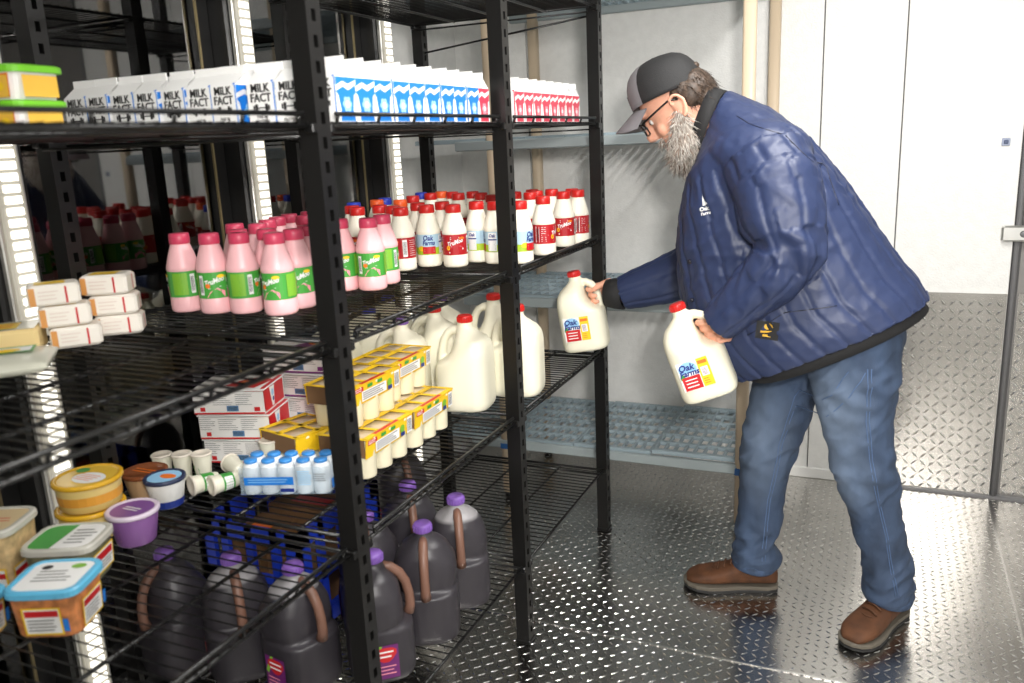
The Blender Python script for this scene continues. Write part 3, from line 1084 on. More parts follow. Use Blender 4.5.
# ---------------------------------------------------------------- blue crate
CRB = mat('crate_blue', srgb(30, 60, 190), .45)
cr = thing('plastic_crate', 'blue plastic milk crate on the bottom shelf behind the tea jugs', 'crate', (-.50, -1.075, ZB + .003))
CX, CY, CZ = .30, .34, .275
for nm, axis, s in (('side', 0, -1), ('side', 0, 1), ('side', 1, -1), ('side', 1, 1)):
    mb = MB()
    L = CY if axis == 0 else CX
    o = s * ((CX if axis == 0 else CY) / 2 - .006)
    def B(c, sz):
        if axis == 0: mb.box((o, c[0], c[1]), (.012, sz[0], sz[1]), CRB)
        else: mb.box((c[0], o, c[1]), (sz[0], .012, sz[1]), CRB)
    B((0, CZ - .02), (L, .04)); B((0, .02), (L, .04)); B((-L / 2 + .02, CZ / 2), (.04, CZ)); B((L / 2 - .02, CZ / 2), (.04, CZ))
    B((0, CZ * .5), (L, .03))
    for q in (-.25, 0, .25): B((q * L, CZ * .5), (.022, CZ))
    mb.build(nm, cr)
mb = MB(); mb.box((0, 0, .008), (CX - .012, CY - .012, .01), CRB); mb.build('bottom', cr)
KRAFT = mat('kraft_card', srgb(120, 88, 58), .7)
for k, (dx, dy, sx, sy, h) in enumerate(((-.06, -.06, .12, .16, .20), (.06, -.05, .10, .17, .17), (0, .085, .22, .12, .22))):
    t = thing('small_carton', ['brown card box in the blue crate nearest the doors', 'brown card box in the blue crate nearest the aisle', 'brown card box at the far side of the blue crate'][k], 'box', (-.50 + dx, -1.075 + dy, ZB + .017))
    mb = MB(); mb.box((0, 0, h / 2), (sx - .006, sy - .006, h), KRAFT, bev=.002); mb.build('box_body', t)
    mb = MB(); mb.box((0, 0, h + .0005), (sx * .5, sy * .4, .001), [ORANGE, WHITE, RED][k]); mb.build('lid_print', t)

# ---------------------------------------------------------------- yellow yogurt six packs
YC = plas('yogurt_cup', srgb(244, 236, 206), .4)
YB = mat('yellow_card', srgb(238, 196, 30), .5)
FOIL = mat('foil_lid', srgb(214, 196, 168), .35, .3)


def yog_kit():
    """six cups, 2 x 3, long side along Y, sleeve over the tops; outer face +X"""
    parts = []
    W, L = .134, .198
    cp = MB()
    cp.lathe([(.0245, 0), (.026, .003), (.0300, .086), (.0325, .090), (.0325, .094), (.031, .095)], YC, 20)
    cup = cp.mesh('cup')
    ld = MB(); ld.lathe([(.031, .0945), (.032, .0955), (.0315, .0965)], FOIL, 20); lid = ld.mesh('lid')
    cups = []
    for i in (-1, 1):
        for j in (-1, 0, 1):
            cups.append((i * .0335, j * .066))
    sl = MB()
    zt = .0985; zb = .052
    w0, w1 = W / 2 - .001, W / 2 - .004
    # top of the sleeve with cup sized openings is carried by strips
    sl.box((0, 0, zt), (.016, L, .0012), YB)
    for s in (-1, 1):
        sl.box((s * (W / 2 - .006), 0, zt), (.014, L, .0012), YB)
        sl.add([(s * w0, -L / 2, zt), (s * w0, L / 2, zt), (s * (w1 - .002), L / 2, zb), (s * (w1 - .002), -L / 2, zb),
                (s * (w0 - .0012), -L / 2, zt), (s * (w0 - .0012), L / 2, zt), (s * (w1 - .0032), L / 2, zb), (s * (w1 - .0032), -L / 2, zb)],
               [(0, 1, 2, 3), (4, 7, 6, 5), (0, 4, 5, 1), (3, 2, 6, 7)], YB)
    for y in (-.099, -.033, .033, .099):
        sl.box((0, y * .985, zt), (W - .004, .010, .0012), YB)
    for y in (-.0985,):
        sl.box((0, y, .076), (W * .9, .0012, .042), KRAFT)
    prs = []
    for s in (-1, 1):
        pr = MB()
        P = Print(plane((s * (W / 2 - .0035), 0, .052), (0, s, 0), (s * .055, 0, 1)), pr)
        P.rect(-.092, -.055, .030, .041, RED)
        P.lines(-.090, -.060, .031, .040, 2, WHITE, .35, .2)
        P.rect(-.062, .038, .006, .030, WHITE)
        P.lines(-.058, .030, .008, .028, 4, GREY, .5, .3)
        P.blob(.052, .022, .010, .010, LIME, 10)
        P.rect(.044, .062, .004, .014, DBLUE)
        P.barcode(.072, .094, .003, .042)
        P.rect(-.040, -.020, .034, .042, GREEN); P.rect(.0, .02, .034, .042, GREEN)
        prs.append(pr.mesh('print'))
    pr = MB()
    T = Print(plane((0, 0, zt + .0007), (0, 1, 0), (-1, 0, 0)), pr)
    T.rect(-.06, .04, -.066, -.056, RED)
    prs.append(pr.mesh('print'))
    s4 = sl.mesh('sleeve')
    for v in s4.vertices:
        if v.co.y > .035: v.co.y = .034
    return cup, lid, cups, sl.mesh('sleeve'), prs, s4


cup, lid, cups, slv, slp, slv4 = yog_kit()


def yog(loc, rotz, label, four=False):
    t = thing('yogurt_pack', label, 'yogurt pack', loc, rotz, 'yellow yogurt six-packs on the third shelf')
    for (x, y) in cups:
        if four and y > .04: continue
        c = link('cup', cup, t, (x, y, 0)); link('lid', lid, c)
    s = link('sleeve', slv4 if four else slv, t)
    for q in ([] if four else slp): link('print', q, s)


PH = .0995
yog((-.217, -1.125, Z3 + .003), R(0), 'yellow yogurt six-pack on the lower layer just past the near post')
yog((-.214, -.922, Z3 + .003), R(1), 'yellow yogurt six-pack on the lower layer, farther from the near post')
yog((-.268, -1.085, Z3 + .003 + PH), R(-1), 'yellow yogurt six-pack on the upper layer just past the near post')
yog((-.290, -.888, Z3 + .003 + PH), R(1), 'yellow yogurt six-pack on the upper layer, tucked against the milk jugs')
yog((-.350, -1.150, Z3 + .003), R(-14), 'yellow yogurt four-pack with brown card end left of the near post', True)

# ---------------------------------------------------------------- red and white yogurt cartons
CARD = mat('white_card', (.80, .79, .77), .5)
REDC = plas('red_cup', srgb(206, 30, 26), .4)


def red_kit(accent, cupm):
    """long printed side faces -Y, cups show on +X"""
    W, D, H = .172, .125, .0605
    b = MB()
    b.box((0, 0, H - .002), (W + .008, D + .008, .003), CARD, bev=.001)
    b.box((0, -D / 2, H / 2 - .002), (W, .003, H - .008), CARD)
    b.box((0, D / 2, H / 2 - .002), (W, .003, H - .008), CARD)
    b.box((-W / 2 + .002, 0, H / 2), (.003, D, H - .006), CARD)
    b.box((0, 0, .002), (W, D, .003), CARD)
    c = MB()
    c.lathe([(.024, .004), (.0265, .015), (.0285, H - .009), (.030, H - .007), (.030, H - .005)], cupm, 20)
    pr = MB()
    P = Print(plane((0, -D / 2 - .0017, 0), (1, 0, 0), (0, 0, 1)), pr)
    P.rect(-W / 2, W / 2, .001, .005, accent)
    for x0, x1 in ((-.085, -.045), (-.038, .012), (.018, .060)):
        P.lines(x0, x1, .022, .052, 6, GREY, .25, .35)
    P.rect(-.070, -.058, .008, .018, accent); P.rect(.062, .076, .008, .018, accent)
    P.rect(-.005, .024, .008, .022, mat('label_steel_blue', srgb(90, 130, 170), .4))
    P.lines(-.003, .022, .010, .020, 3, INK, .4, .1)
    T = Print(plane((0, 0, H - .0003), (1, 0, 0), (0, 1, 0)), pr)
    T.poly([(-.02, -.03), (.06, -.05), (.08, .02), (.04, .045), (0, .01)], accent)
    T.rect(.078, .088, -.06, .06, accent)
    T.blob(.03, 0, .022, .016, ORANGE, 12)
    Q = Print(plane((W / 2 + .0005, 0, 0), (0, 1, 0), (0, 0, 1)), pr)
    Q.rect(-.058, .058, .004, .054, accent)
    Q.poly([(-.026, .054), (.004, .054), (-.004, .006), (-.016, .006)], WHITE)
    Q.blob(-.010, .038, .007, .009, LBLUE, 10)
    Q.blob(-.008, .022, .005, .006, DBLUE, 10)
    return b.mesh('carton_body'), c.mesh('cup'), pr.mesh('print')


RK = {'red': red_kit(RED, REDC), 'berry': red_kit(PURPLE, plas('berry_cup', srgb(225, 220, 225), .4))}


def redpack(kind, loc, rotz, label):
    t = thing('yogurt_carton', label, 'yogurt carton', loc, rotz, 'boxed yogurts stacked on the third shelf')
    b, c, pr = RK[kind]
    o = link('carton_body', b, t); link('print', pr, o)
    for x in (.058,):
        for y in (-.031, .031):
            if True:
                link('cup', c, t, (x, y, 0))


RX, RY, RA = -.545, -1.165, 17
redpack('red', (RX + .012, RY + .006, Z3 + .003), R(RA - 2), 'red and white boxed yogurt pack at the bottom of the stack')
redpack('red', (RX + .008, RY + .002, Z3 + .003 + .0615), R(RA), 'red and white boxed yogurt pack in the middle of the stack')
redpack('red', (RX, RY, Z3 + .003 + .123), R(RA + 1), 'red and white boxed yogurt pack on top of the stack')
for k_ in range(2):
    redpack('berry', (-.462, -1.0, Z3 + .003 + .0615 * k_), R(6), 'white and purple boxed berry yogurt pack hidden at the bottom behind the red stack, ' + ['lowest', 'second'][k_])
redpack('berry', (-.462, -1.0, Z3 + .003 + .1845), R(8), 'white and purple boxed berry yogurt pack, upper of two behind the red stack')
redpack('berry', (-.462, -1.0, Z3 + .003 + .123), R(6), 'white and purple boxed berry yogurt pack, lower of two behind the red stack')

# ---------------------------------------------------------------- shrink wrapped small drinks
SBW = plas('small_bottle_white', srgb(226, 232, 236), .3)
SBC = plas('small_bottle_lid', srgb(60, 140, 214), .3)
t = thing('drink_multipack', 'shrink-wrapped blue and white pack of small drink bottles with blue lids', 'drink pack', (-.302, -1.302, Z3 + .003), R(20))
sb = MB(); sb.lathe([(.0165, 0), (.0185, .003), (.0185, .022), (.0172, .026), (.0172, .034), (.0185, .038), (.0185, .058), (.016, .066), (.013, .069)], SBW, 16)
sbm = sb.mesh('bottle')
sl = MB(); sl.lathe([(.0138, .069), (.0145, .070), (.0145, .0745), (.0125, .0765)], SBC, 14); slm = sl.mesh('lid')
for i in range(5):
    for j in range(2):
        b = link('bottle', sbm, t, ((i - 2) * .0385, (j - .5) * .0385, 0)); link('lid', slm, b)
wr = MB()
WRAP = mat('clear_wrap', srgb(190, 214, 232), .15, 0, .6, alpha=.30)
pts = [(-.0975, -.040), (.0975, -.040), (.0985, -.02), (.0985, .02), (.0975, .040), (-.0975, .040), (-.0985, .02), (-.0985, -.02)]
wr.loft([[Vector((x, y, z)) for x, y in pts] for z in (.002, .064)], WRAP, cap=False)
wo = wr.build('wrap', t)
pm = MB()
P = Print(plane((0, -.0405, 0), (1, 0, 0), (0, 0, 1)), pm)
P.rect(-.088, .020, .024, .042, BLUE); P.lines(-.080, .010, .028, .039, 2, LBLUE, .3, .1)
P.lines(.030, .060, .022, .056, 8, LBLUE, .4, .2); P.lines(.066, .092, .030, .050, 4, GREY, .3, .2)
P.rect(-.010, .020, .008, .016, DBLUE)
Q = Print(plane((.0990, 0, 0), (0, 1, 0), (0, 0, 1)), pm)
Q.rect(-.025, .03, .008, .030, BLUE); Q.blob(.01, .018, .009, .008, RED)
pm.build('print', wo)

# ---------------------------------------------------------------- single cups and tubs on the third shelf
def tub(name, label, loc, r0, r1, h, body, lidm, rim=.004, topprint=None, side=None, rot=None, rotz=0, group=None, cat='tub', seg=24, lid_h=.006):
    t = thing(name, label, cat, loc, rotz, group, rot)
    mb = MB(); mb.lathe([(r0 * .93, 0), (r0, .003), (r1, h - .004), (r1, h)], body, seg); mb.build('tub_body', t)
    mb = MB(); mb.lathe([(r1 + rim, h - .001), (r1 + rim + .001, h), (r1 + rim + .001, h + lid_h), (r1 + rim - .002, h + lid_h + .002), (r1 - .004, h + lid_h + .001), (r1 - .006, h + lid_h - .001)], lidm, seg); l = mb.build('lid', t)
    if topprint:
        mb = MB(); P = Print(plane((0, 0, h + lid_h - .0006), (1, 0, 0), (0, 1, 0)), mb); topprint(P); mb.build('lid_print', l)
    if side:
        mb = MB(); rr = (r0 + r1) / 2
        def fn(s, tt, l2):
            q = r0 + (r1 - r0) * tt / h + .0006 + l2
            return (q * math.cos(s / rr), q * math.sin(s / rr), tt)
        P = Print(fn, mb); side(P, 2 * PI * rr); mb.build('side_print', t)
    return t


PURC = plas('purple_cup', srgb(134, 90, 152), .4)
tub('yogurt_cup', 'purple yogurt cup with purple lid standing alone on the third shelf', (-.433, -1.606, Z3 + .003), .036, .0455, .060, PURC, plas('pale_lilac_rim', srgb(214, 200, 216), .3), .003,
    lambda P: (P.blob(0, 0, .044, .044, mat('purple_lid', srgb(128, 84, 150), .3), 24), P.lines(-.02, .02, -.008, .008, 2, WHITE, .4, .1)),
    lambda P, C: P.lines(C * .62, C * .8, .012, .044, 4, PINK, .2, .3), cat='cup')
GOLD = plas('golden_lid', srgb(222, 172, 40), .25)
CREAM = plas('cream_tub', srgb(232, 205, 130), .4)
gp = lambda P: (P.blob(0, 0, .059, .059, mat('gold_foil', srgb(226, 186, 70), .25), 28), P.blob(.01, -.005, .036, .026, WHITE, 18), P.lines(-.02, .035, -.02, .01, 4, ORANGE, .3, .3), P.blob(-.035, .02, .014, .012, GREEN))
gs = lambda P, C: P.rect(0, C, .016, .034, mat('amber_band', srgb(226, 160, 60), .4), 24)
tub('margarine_tub', 'round yellow tub with golden lid, lower of two stacked by the glass doors', (-.546, -1.606, Z3 + .003), .056, .060, .052, CREAM, GOLD, .004, gp, gs, group='round golden tubs')
tub('margarine_tub', 'round yellow tub with golden lid, upper of two stacked by the glass doors', (-.543, -1.605, Z3 + .003 + .0605), .056, .060, .052, CREAM, GOLD, .004, gp, gs, group='round golden tubs')
CLEARB = plas('caramel_tub', srgb(196, 160, 120), .3)
tub('dip_tub', 'small clear tub with brown lid beside the sour cream cup', (-.585, -1.435, Z3 + .003), .036, .044, .052, CLEARB, plas('brown_lid', srgb(128, 72, 40), .35), .003,
    lambda P: P.lines(-.03, .03, -.012, .012, 2, ORANGE, .3, .1), cat='cup')
tub('yogurt_cup', 'white cup with dark blue and orange printed lid', (-.503, -1.458, Z3 + .003), .031, .040, .058, plas('cup_white', srgb(222, 222, 220), .4), plas('navy_lid', srgb(40, 48, 78), .35), .002,
    lambda P: (P.blob(0, 0, .036, .036, LBLUE, 20), P.blob(.006, .004, .020, .012, ORANGE, 14)),
    lambda P, C: (P.rect(0, C, .002, .018, DBLUE, 20), P.lines(C * .62, C * .78, .026, .046, 3, GREY, .3, .3)), cat='cup')
CUPC = plas('cup_pale', srgb(226, 224, 206), .4)
CUPL = plas('cup_foil', srgb(222, 214, 200), .3)
gsl = lambda P, C: (P.rect(0, C, .012, .038, GREEN, 18), P.rect(C * .1, C * .4, .016, .034, WHITE, 6), P.rect(C * .6, C * .8, .016, .034, LIME, 4))
wsl = lambda P, C: (P.poly([(C * .55, .004), (C * .78, .004), (C * .74, .03), (C * .62, .036)], GREEN), P.poly([(C * .05, .004), (C * .28, .004), (C * .2, .034)], GREEN))
for k, (x, y) in enumerate(((-.622, -1.352), (-.579, -1.335), (-.536, -1.318))):
    tub('snack_cup', 'small white cup with green leaf print, %s of three standing in a row' % ['leftmost', 'middle', 'rightmost'][k], (x, y, Z3 + .003), .0165, .0215, .058, CUPC, CUPL, .0015, None, wsl, rotz=R(20), group='small snack cups', cat='cup', seg=18, lid_h=.002)
def lying(x, y, az, label, side, tilt=88, z=.0215):
    tub('snack_cup', label, (x, y, Z3 + .003 + z), .0165, .0205, .058, CUPC, CUPL, .0015, None, side, rot=Matrix.Rotation(R(az), 3, 'Z').to_4x4().to_euler() if tilt is None else (Matrix.Rotation(R(az), 4, 'Z') @ Matrix.Rotation(R(tilt), 4, 'Y')).to_euler(), group='small snack cups', cat='cup', seg=18, lid_h=.002)
lying(-.462, -1.352, -112, 'small green cup lying on its side, left one of two', gsl)
lying(-.420, -1.338, -112, 'small green cup lying on its side, right one of two', gsl)
lying(-.440, -1.302, 155, 'small white and green cup lying crosswise behind the two green cups', wsl, 86, .0215)
tub('snack_cup', 'small white cup with green print standing behind the blue drink pack', (-.408, -1.238, Z3 + .003), .0165, .0215, .075, CUPC, CUPL, .0015, None, wsl, group='small snack cups', cat='cup', seg=18, lid_h=.002)


def square_tub(name, label, loc, rotz, sx, sy, h, body, lidm, topfn, sidefn, lidt=.010, cat='tub'):
    t = thing(name, label, cat, loc, rotz)
    mb = MB()
    rr = [ring((0, 0, z), (1, 0, 0), (0, 1, 0), sx / 2 * k, sy / 2 * k, 28, 5) for z, k in ((0, .84), (.004, .88), (h, .97))]
    mb.loft(rr, body, smooth=False); mb.build('tub_body', t)
    mb = MB()
    rr = [ring((0, 0, z), (1, 0, 0), (0, 1, 0), sx / 2 * k, sy / 2 * k, 28, 5) for z, k in ((h - .003, 1.0), (h - .002, 1.05), (h + lidt - .003, 1.05), (h + lidt, 1.01), (h + lidt, .90), (h + lidt - .002, .88))]
    mb.loft(rr, lidm); l = mb.build('lid', t)
    mb = MB(); P = Print(plane((0, 0, h + lidt - .0016), (1, 0, 0), (0, 1, 0)), mb); topfn(P); mb.build('lid_print', l)
    mb = MB(); P = Print(plane((sx / 2 * .88 + .0012, 0, .0), (0, 1, 0), (.09 * sx / 2 / h, 0, 1)), mb); sidefn(P)
    P = Print(plane((0, -sy / 2 * .88 - .0012, .0), (1, 0, 0), (0, -.09 * sy / 2 / h, 1)), mb); sidefn(P); mb.build('side_print', t)
    return t


PEACH = plas('peach_fruit_tub', srgb(190, 120, 70), .3, noise_amt=.35, noise_scale=60)
LIDB = plas('sky_blue_lid', srgb(98, 186, 224), .35)
def topA(P):
    P.rect(-.048, .048, -.046, .046, WHITE); P.lines(-.03, .03, -.02, .02, 4, GREY, .35, .3); P.blob(.025, .03, .012, .008, LIME); P.blob(-.025, .028, .009, .007, INK)
def sideA(P):
    P.rect(-.030, .030, .006, .054, YEL); P.rect(-.027, .027, .009, .051, WHITE); P.rect(-.026, .026, .038, .049, RED); P.lines(-.024, .022, .012, .035, 4, GREY, .4, .3); P.rect(.031, .040, .012, .034, BLUE)
square_tub('fruit_tub', 'square fruit tub with sky blue lid at the front of the third shelf', (-.318, -1.862, Z3 + .003), R(24), .114, .106, .072, PEACH, LIDB, topA, sideA)
OLIVE = plas('olive_food_tub', srgb(112, 110, 84), .3, noise_amt=.3, noise_scale=50)
LIDC = plas('clear_lid', srgb(196, 194, 184), .2)
def topB(P):
    P.rect(-.058, .058, -.046, .046, WHITE); P.poly([(-.058, -.046), (-.010, -.046), (.0, .046), (-.058, .046)], GREEN); P.lines(.005, .05, -.03, .03, 5, GREY, .35, .3)
def sideB(P):
    P.rect(-.034, .034, .012, .056, YEL); P.rect(-.031, .031, .015, .053, WHITE); P.rect(-.029, .029, .036, .050, RED); P.lines(-.03, .03, .018, .034, 3, GREY, .4, .3)
square_tub('salad_tub', 'square food tub with green and white printed clear lid', (-.425, -1.752, Z3 + .003), R(24), .122, .104, .070, OLIVE, LIDC, topB, sideB)
BEIGE = plas('potato_salad', srgb(198, 172, 126), .35, noise_amt=.3, noise_scale=45)
def topC(P):
    P.rect(-.05, .05, -.045, .045, mat('beige_lid_print', srgb(206, 184, 144), .3)); P.lines(-.04, .04, -.01, .012, 2, RED, .3, .2)
def sideC(P):
    P.rect(-.045, .045, .010, .045, YEL); P.rect(-.042, .042, .013, .042, WHITE); P.rect(-.042, .042, .026, .036, RED)
square_tub('salad_tub', 'large clear tub of pale salad with red lettering on its lid', (-.548, -1.802, Z3 + .003), R(24), .118, .108, .105, BEIGE, LIDC, topC, sideC)
square_tub('fruit_tub', 'square fruit tub with blue lid cut off by the left frame edge', (-.418, -1.955, Z3 + .003), R(24), .104, .10, .060, PEACH, LIDB, topA, sideA)

# ---------------------------------------------------------------- cream cheese blocks and cheese packs on the second shelf
PAPER = mat('white_wrapper', srgb(238, 232, 222), .45, bump=.15, bump_scale=60)
AMB = mat('amber_print', srgb(214, 150, 80), .45)


def block_mesh():
    mb = MB(); mb.box((0, 0, .0195), (.086, .062, .038), PAPER, bev=.005)
    pr = MB()
    for s in (1, -1):
        P = Print(plane((0, -s * .0314, 0), (s, 0, 0), (0, 0, 1)), pr)
        P.rect(.018, .0215, .004, .034, RED); P.rect(-.040, -.030, .003, .035, AMB); P.lines(-.025, .012, .010, .030, 3, mat('pale_print', srgb(222, 205, 195), .5), .25, .3)
        P = Print(plane((s * .0434, 0, 0), (0, s, 0), (0, 0, 1)), pr)
        P.rect(.004, .008, .005, .034, RED)
    P = Print(plane((0, 0, .0388), (1, 0, 0), (0, 1, 0)), pr)
    P.rect(-.03, .02, -.02, .02, YEL)
    return mb.mesh('wrapped_block'), pr.mesh('wrapper_print')


bm, bp = block_mesh()
for k, (x, y, z, a, lab) in enumerate((
        (-.508, -1.602, 0, 50, 'white wrapped cheese block, bottom of the left stack of three'),
        (-.518, -1.610, .0400, 50, 'white wrapped cheese block, middle of the left stack of three'),
        (-.529, -1.618, .0800, 52, 'white wrapped cheese block, top of the left stack of three'),
        (-.510, -1.500, 0, 40, 'white wrapped cheese block, bottom of the right stack of three'),
        (-.512, -1.503, .0400, 40, 'white wrapped cheese block, middle of the right stack of three'),
        (-.518, -1.508, .0800, 32, 'white wrapped cheese block, top of the right stack of three'))):
    t = thing('cheese_block', lab, 'cheese', (x, y, ZM + .003 + z), R(a), 'wrapped cheese blocks on the second shelf')
    o = link('wrapped_block', bm, t); link('wrapper_print', bp, o)
CHEE = plas('cheese_slices', srgb(238, 212, 150), .4)
CLR = plas('clear_bag', srgb(206, 206, 190), .2)
t = thing('cheese_pack', 'pale yellow cheese pack under a printed film lid at the left frame edge', 'cheese', (-.585, -1.705, ZM + .003), R(45))
mb = MB(); mb.box((0, 0, .025), (.15, .10, .050), CHEE, bev=.006); o = mb.build('pack_body', t)
mb = MB(); P = Print(plane((0, 0, .0505), (1, 0, 0), (0, 1, 0)), mb); P.rect(-.07, .07, -.045, .045, CLR); P.rect(-.03, .04, -.03, .03, YEL); P.lines(-.02, .03, -.02, .02, 3, ORANGE, .3); mb.build('film_print', o)
t = thing('cheese_bag', 'clear bag of shredded cheese hanging over the left shelf edge', 'cheese', (-.455, -1.80, ZM + .003), R(45))
mb = MB()
rr = [ring((0, y, .018), (1, 0, 0), (0, 0, 1), .085, h, 20, 3) for y, h in ((-.075, .004), (-.06, .012), (-.02, .017), (.03, .017), (.06, .012), (.075, .004))]
mb.loft(rr, CLR, smooth=True); o = mb.build('bag_body', t)
mb = MB(); P = Print(plane((0, 0, .0365), (1, 0, 0), (0, 1, 0)), mb); P.rect(-.06, .06, -.02, .03, GREEN); P.rect(-.055, .055, -.012, .022, WHITE); P.blob(.02, 0, .02, .014, YEL); mb.build('bag_print', o)

# ---------------------------------------------------------------- green and orange boxes on the top shelf
LIMEB = plas('lime_lid', srgb(120, 206, 44), .35)
ORB = mat('orange_tub_print', srgb(240, 190, 70), .45)
for k, z in enumerate((0, .0555)):
    t = thing('fruit_snack_tub', ['lime lidded orange and white tub, lower of two on the top shelf', 'lime lidded orange and white tub, upper of two on the top shelf'][k], 'tub', (-.505, -1.66, ZT + .003 + z), R(6), 'lime lidded tubs on the top shelf')
    mb = MB()
    mb.loft([ring((0, 0, zz), (1, 0, 0), (0, 1, 0), .078 * q, .055 * q, 28, 5) for zz, q in ((0, .90), (.043, .97))], WHITE); b = mb.build('tub_body', t)
    mb = MB()
    mb.loft([ring((0, 0, zz), (1, 0, 0), (0, 1, 0), .078 * q, .055 * q, 28, 5) for zz, q in ((.042, 1.0), (.0425, 1.07), (.052, 1.07), (.0545, 1.0))], LIMEB); mb.build('lid', t)
    mb = MB()
    P = Print(plane((0, -.0538, 0), (1, 0, 0), (0, 0, 1)), mb)
    for s in (-1, 1):
        P.poly([(s * .068, .003), (s * .034, .003), (s * .030, .040), (s * .070, .040)], ORANGE)
        P.poly([(s * .066, .003), (s * .036, .003), (s * .033, .037), (s * .067, .037)], ORB)
        P.blob(s * .050, .020, .008, .007, YEL)
    P.lines(-.024, .024, .008, .036, 4, mat('pale_green_print', srgb(210, 220, 190), .5), .4, .2)
    P = Print(plane((.0770, 0, 0), (0, 1, 0), (0, 0, 1)), mb)
    P.rect(-.035, .035, .004, .038, ORB)
    mb.build('tub_print', b)

# ================================================================ the person
man = thing('person', 'man in navy quilted jacket, jeans, brown boots and cap stooping with two milk jugs', 'person', (0.72, -0.30, 0.0024))
MO = Vector(man.location)
SKIN = mat('skin', srgb(226, 168, 142), .5, 0, .4, sss=.15, noise_amt=.07, noise_scale=35)
NAVY = mat('navy_nylon', srgb(40, 52, 86), .50, 0, .5, bump=.12, bump_scale=120)
KNIT = mat('black_knit', (.012, .012, .013), .8, bump=.3, bump_scale=160)
HAIR = mat('brown_grey_hair', srgb(70, 56, 46), .55, noise_amt=.4, noise_scale=90)
BEARD = mat('grey_beard', srgb(166, 156, 146), .6, noise_amt=.35, noise_scale=70)
CAPK = mat('cap_black_mesh', (.014, .014, .015), .7, bump=.4, bump_scale=420)
CAPG = mat('cap_grey_cotton', srgb(128, 126, 130), .7, bump=.2, bump_scale=300)
LEATH = mat('brown_nubuck', srgb(84, 50, 26), .75, noise_amt=.25, noise_scale=28, bump=.1, bump_scale=200)
SOLE = mat('grey_sole', srgb(96, 90, 80), .7)
SOLEB = mat('black_outsole', (.02, .02, .02), .7)
LACE = mat('boot_lace', srgb(84, 52, 30), .7)


def jeans_mat():
    m = mat('faded_denim', srgb(56, 72, 97), .8, noise_amt=.30, noise_scale=14, bump=.25, bump_scale=260, aniso_scale=(1, 1, .35))
    nt = m.node_tree
    b = nt.nodes['Principled BSDF']
    src = b.inputs['Base Color'].links[0].from_socket
    last = src
    tc = nt.nodes.new('ShaderNodeTexCoord')
    for (c, s, a) in (((0.03, -.13, .66), (8, 6, 5.0), .75), ((0.06, -.13, .47), (9, 6, 7), .5), ((-.16, -.0, .52), (9, 7, 4), .45)):
        mp = nt.nodes.new('ShaderNodeMapping')
        mp.inputs['Location'].default_value = [-c[i] * s[i] for i in range(3)]
        mp.inputs['Scale'].default_value = s
        gr = nt.nodes.new('ShaderNodeTexGradient'); gr.gradient_type = 'SPHERICAL'
        mu = nt.nodes.new('ShaderNodeMath'); mu.operation = 'MULTIPLY'; mu.inputs[1].default_value = a
        mx = nt.nodes.new('ShaderNodeMix'); mx.data_type = 'RGBA'
        mx.inputs['B'].default_value = (*srgb(130, 148, 172), 1)
        nt.links.new(tc.outputs['Object'], mp.inputs[0]); nt.links.new(mp.outputs[0], gr.inputs[0]); nt.links.new(gr.outputs['Fac'], mu.inputs[0])
        nt.links.new(mu.outputs[0], mx.inputs['Factor']); nt.links.new(last, mx.inputs['A'])
        last = mx.outputs['Result']
    nt.links.new(last, b.inputs['Base Color'])
    return m


JEAN = jeans_mat()
STITCH = mat('pale_stitching', srgb(84, 108, 146), .8)

# ---- held jugs
T1 = Matrix.Translation((-.026, -.095, .712)) @ Matrix.Rotation(R(12), 4, 'Z') @ Matrix.Rotation(R(-8), 4, 'Y')
T2 = Matrix.Translation((.456, -.490, .712)) @ Matrix.Rotation(R(10), 4, 'Z') @ Matrix.Rotation(R(-20), 4, 'Y')
for T, lab in ((T1, 'white gallon milk jug with red cap held on the shelf edge by the far hand'), (T2, 'white gallon milk jug with red cap hanging tilted from the near hand')):
    t = spawn(jug_kit('r', True), 'milk_jug', lab, 'jug', T.to_translation(), 0, 'labelled gallon jugs in the hands', rot=T.to_euler())


def hx(z):
    for a, b in zip(HPATH[:-1], HPATH[1:]):
        if b[2] <= z <= a[2]:
            k = (z - b[2]) / (a[2] - b[2])
            return b[0] + (a[0] - b[0]) * k
    return HPATH[-1][0]


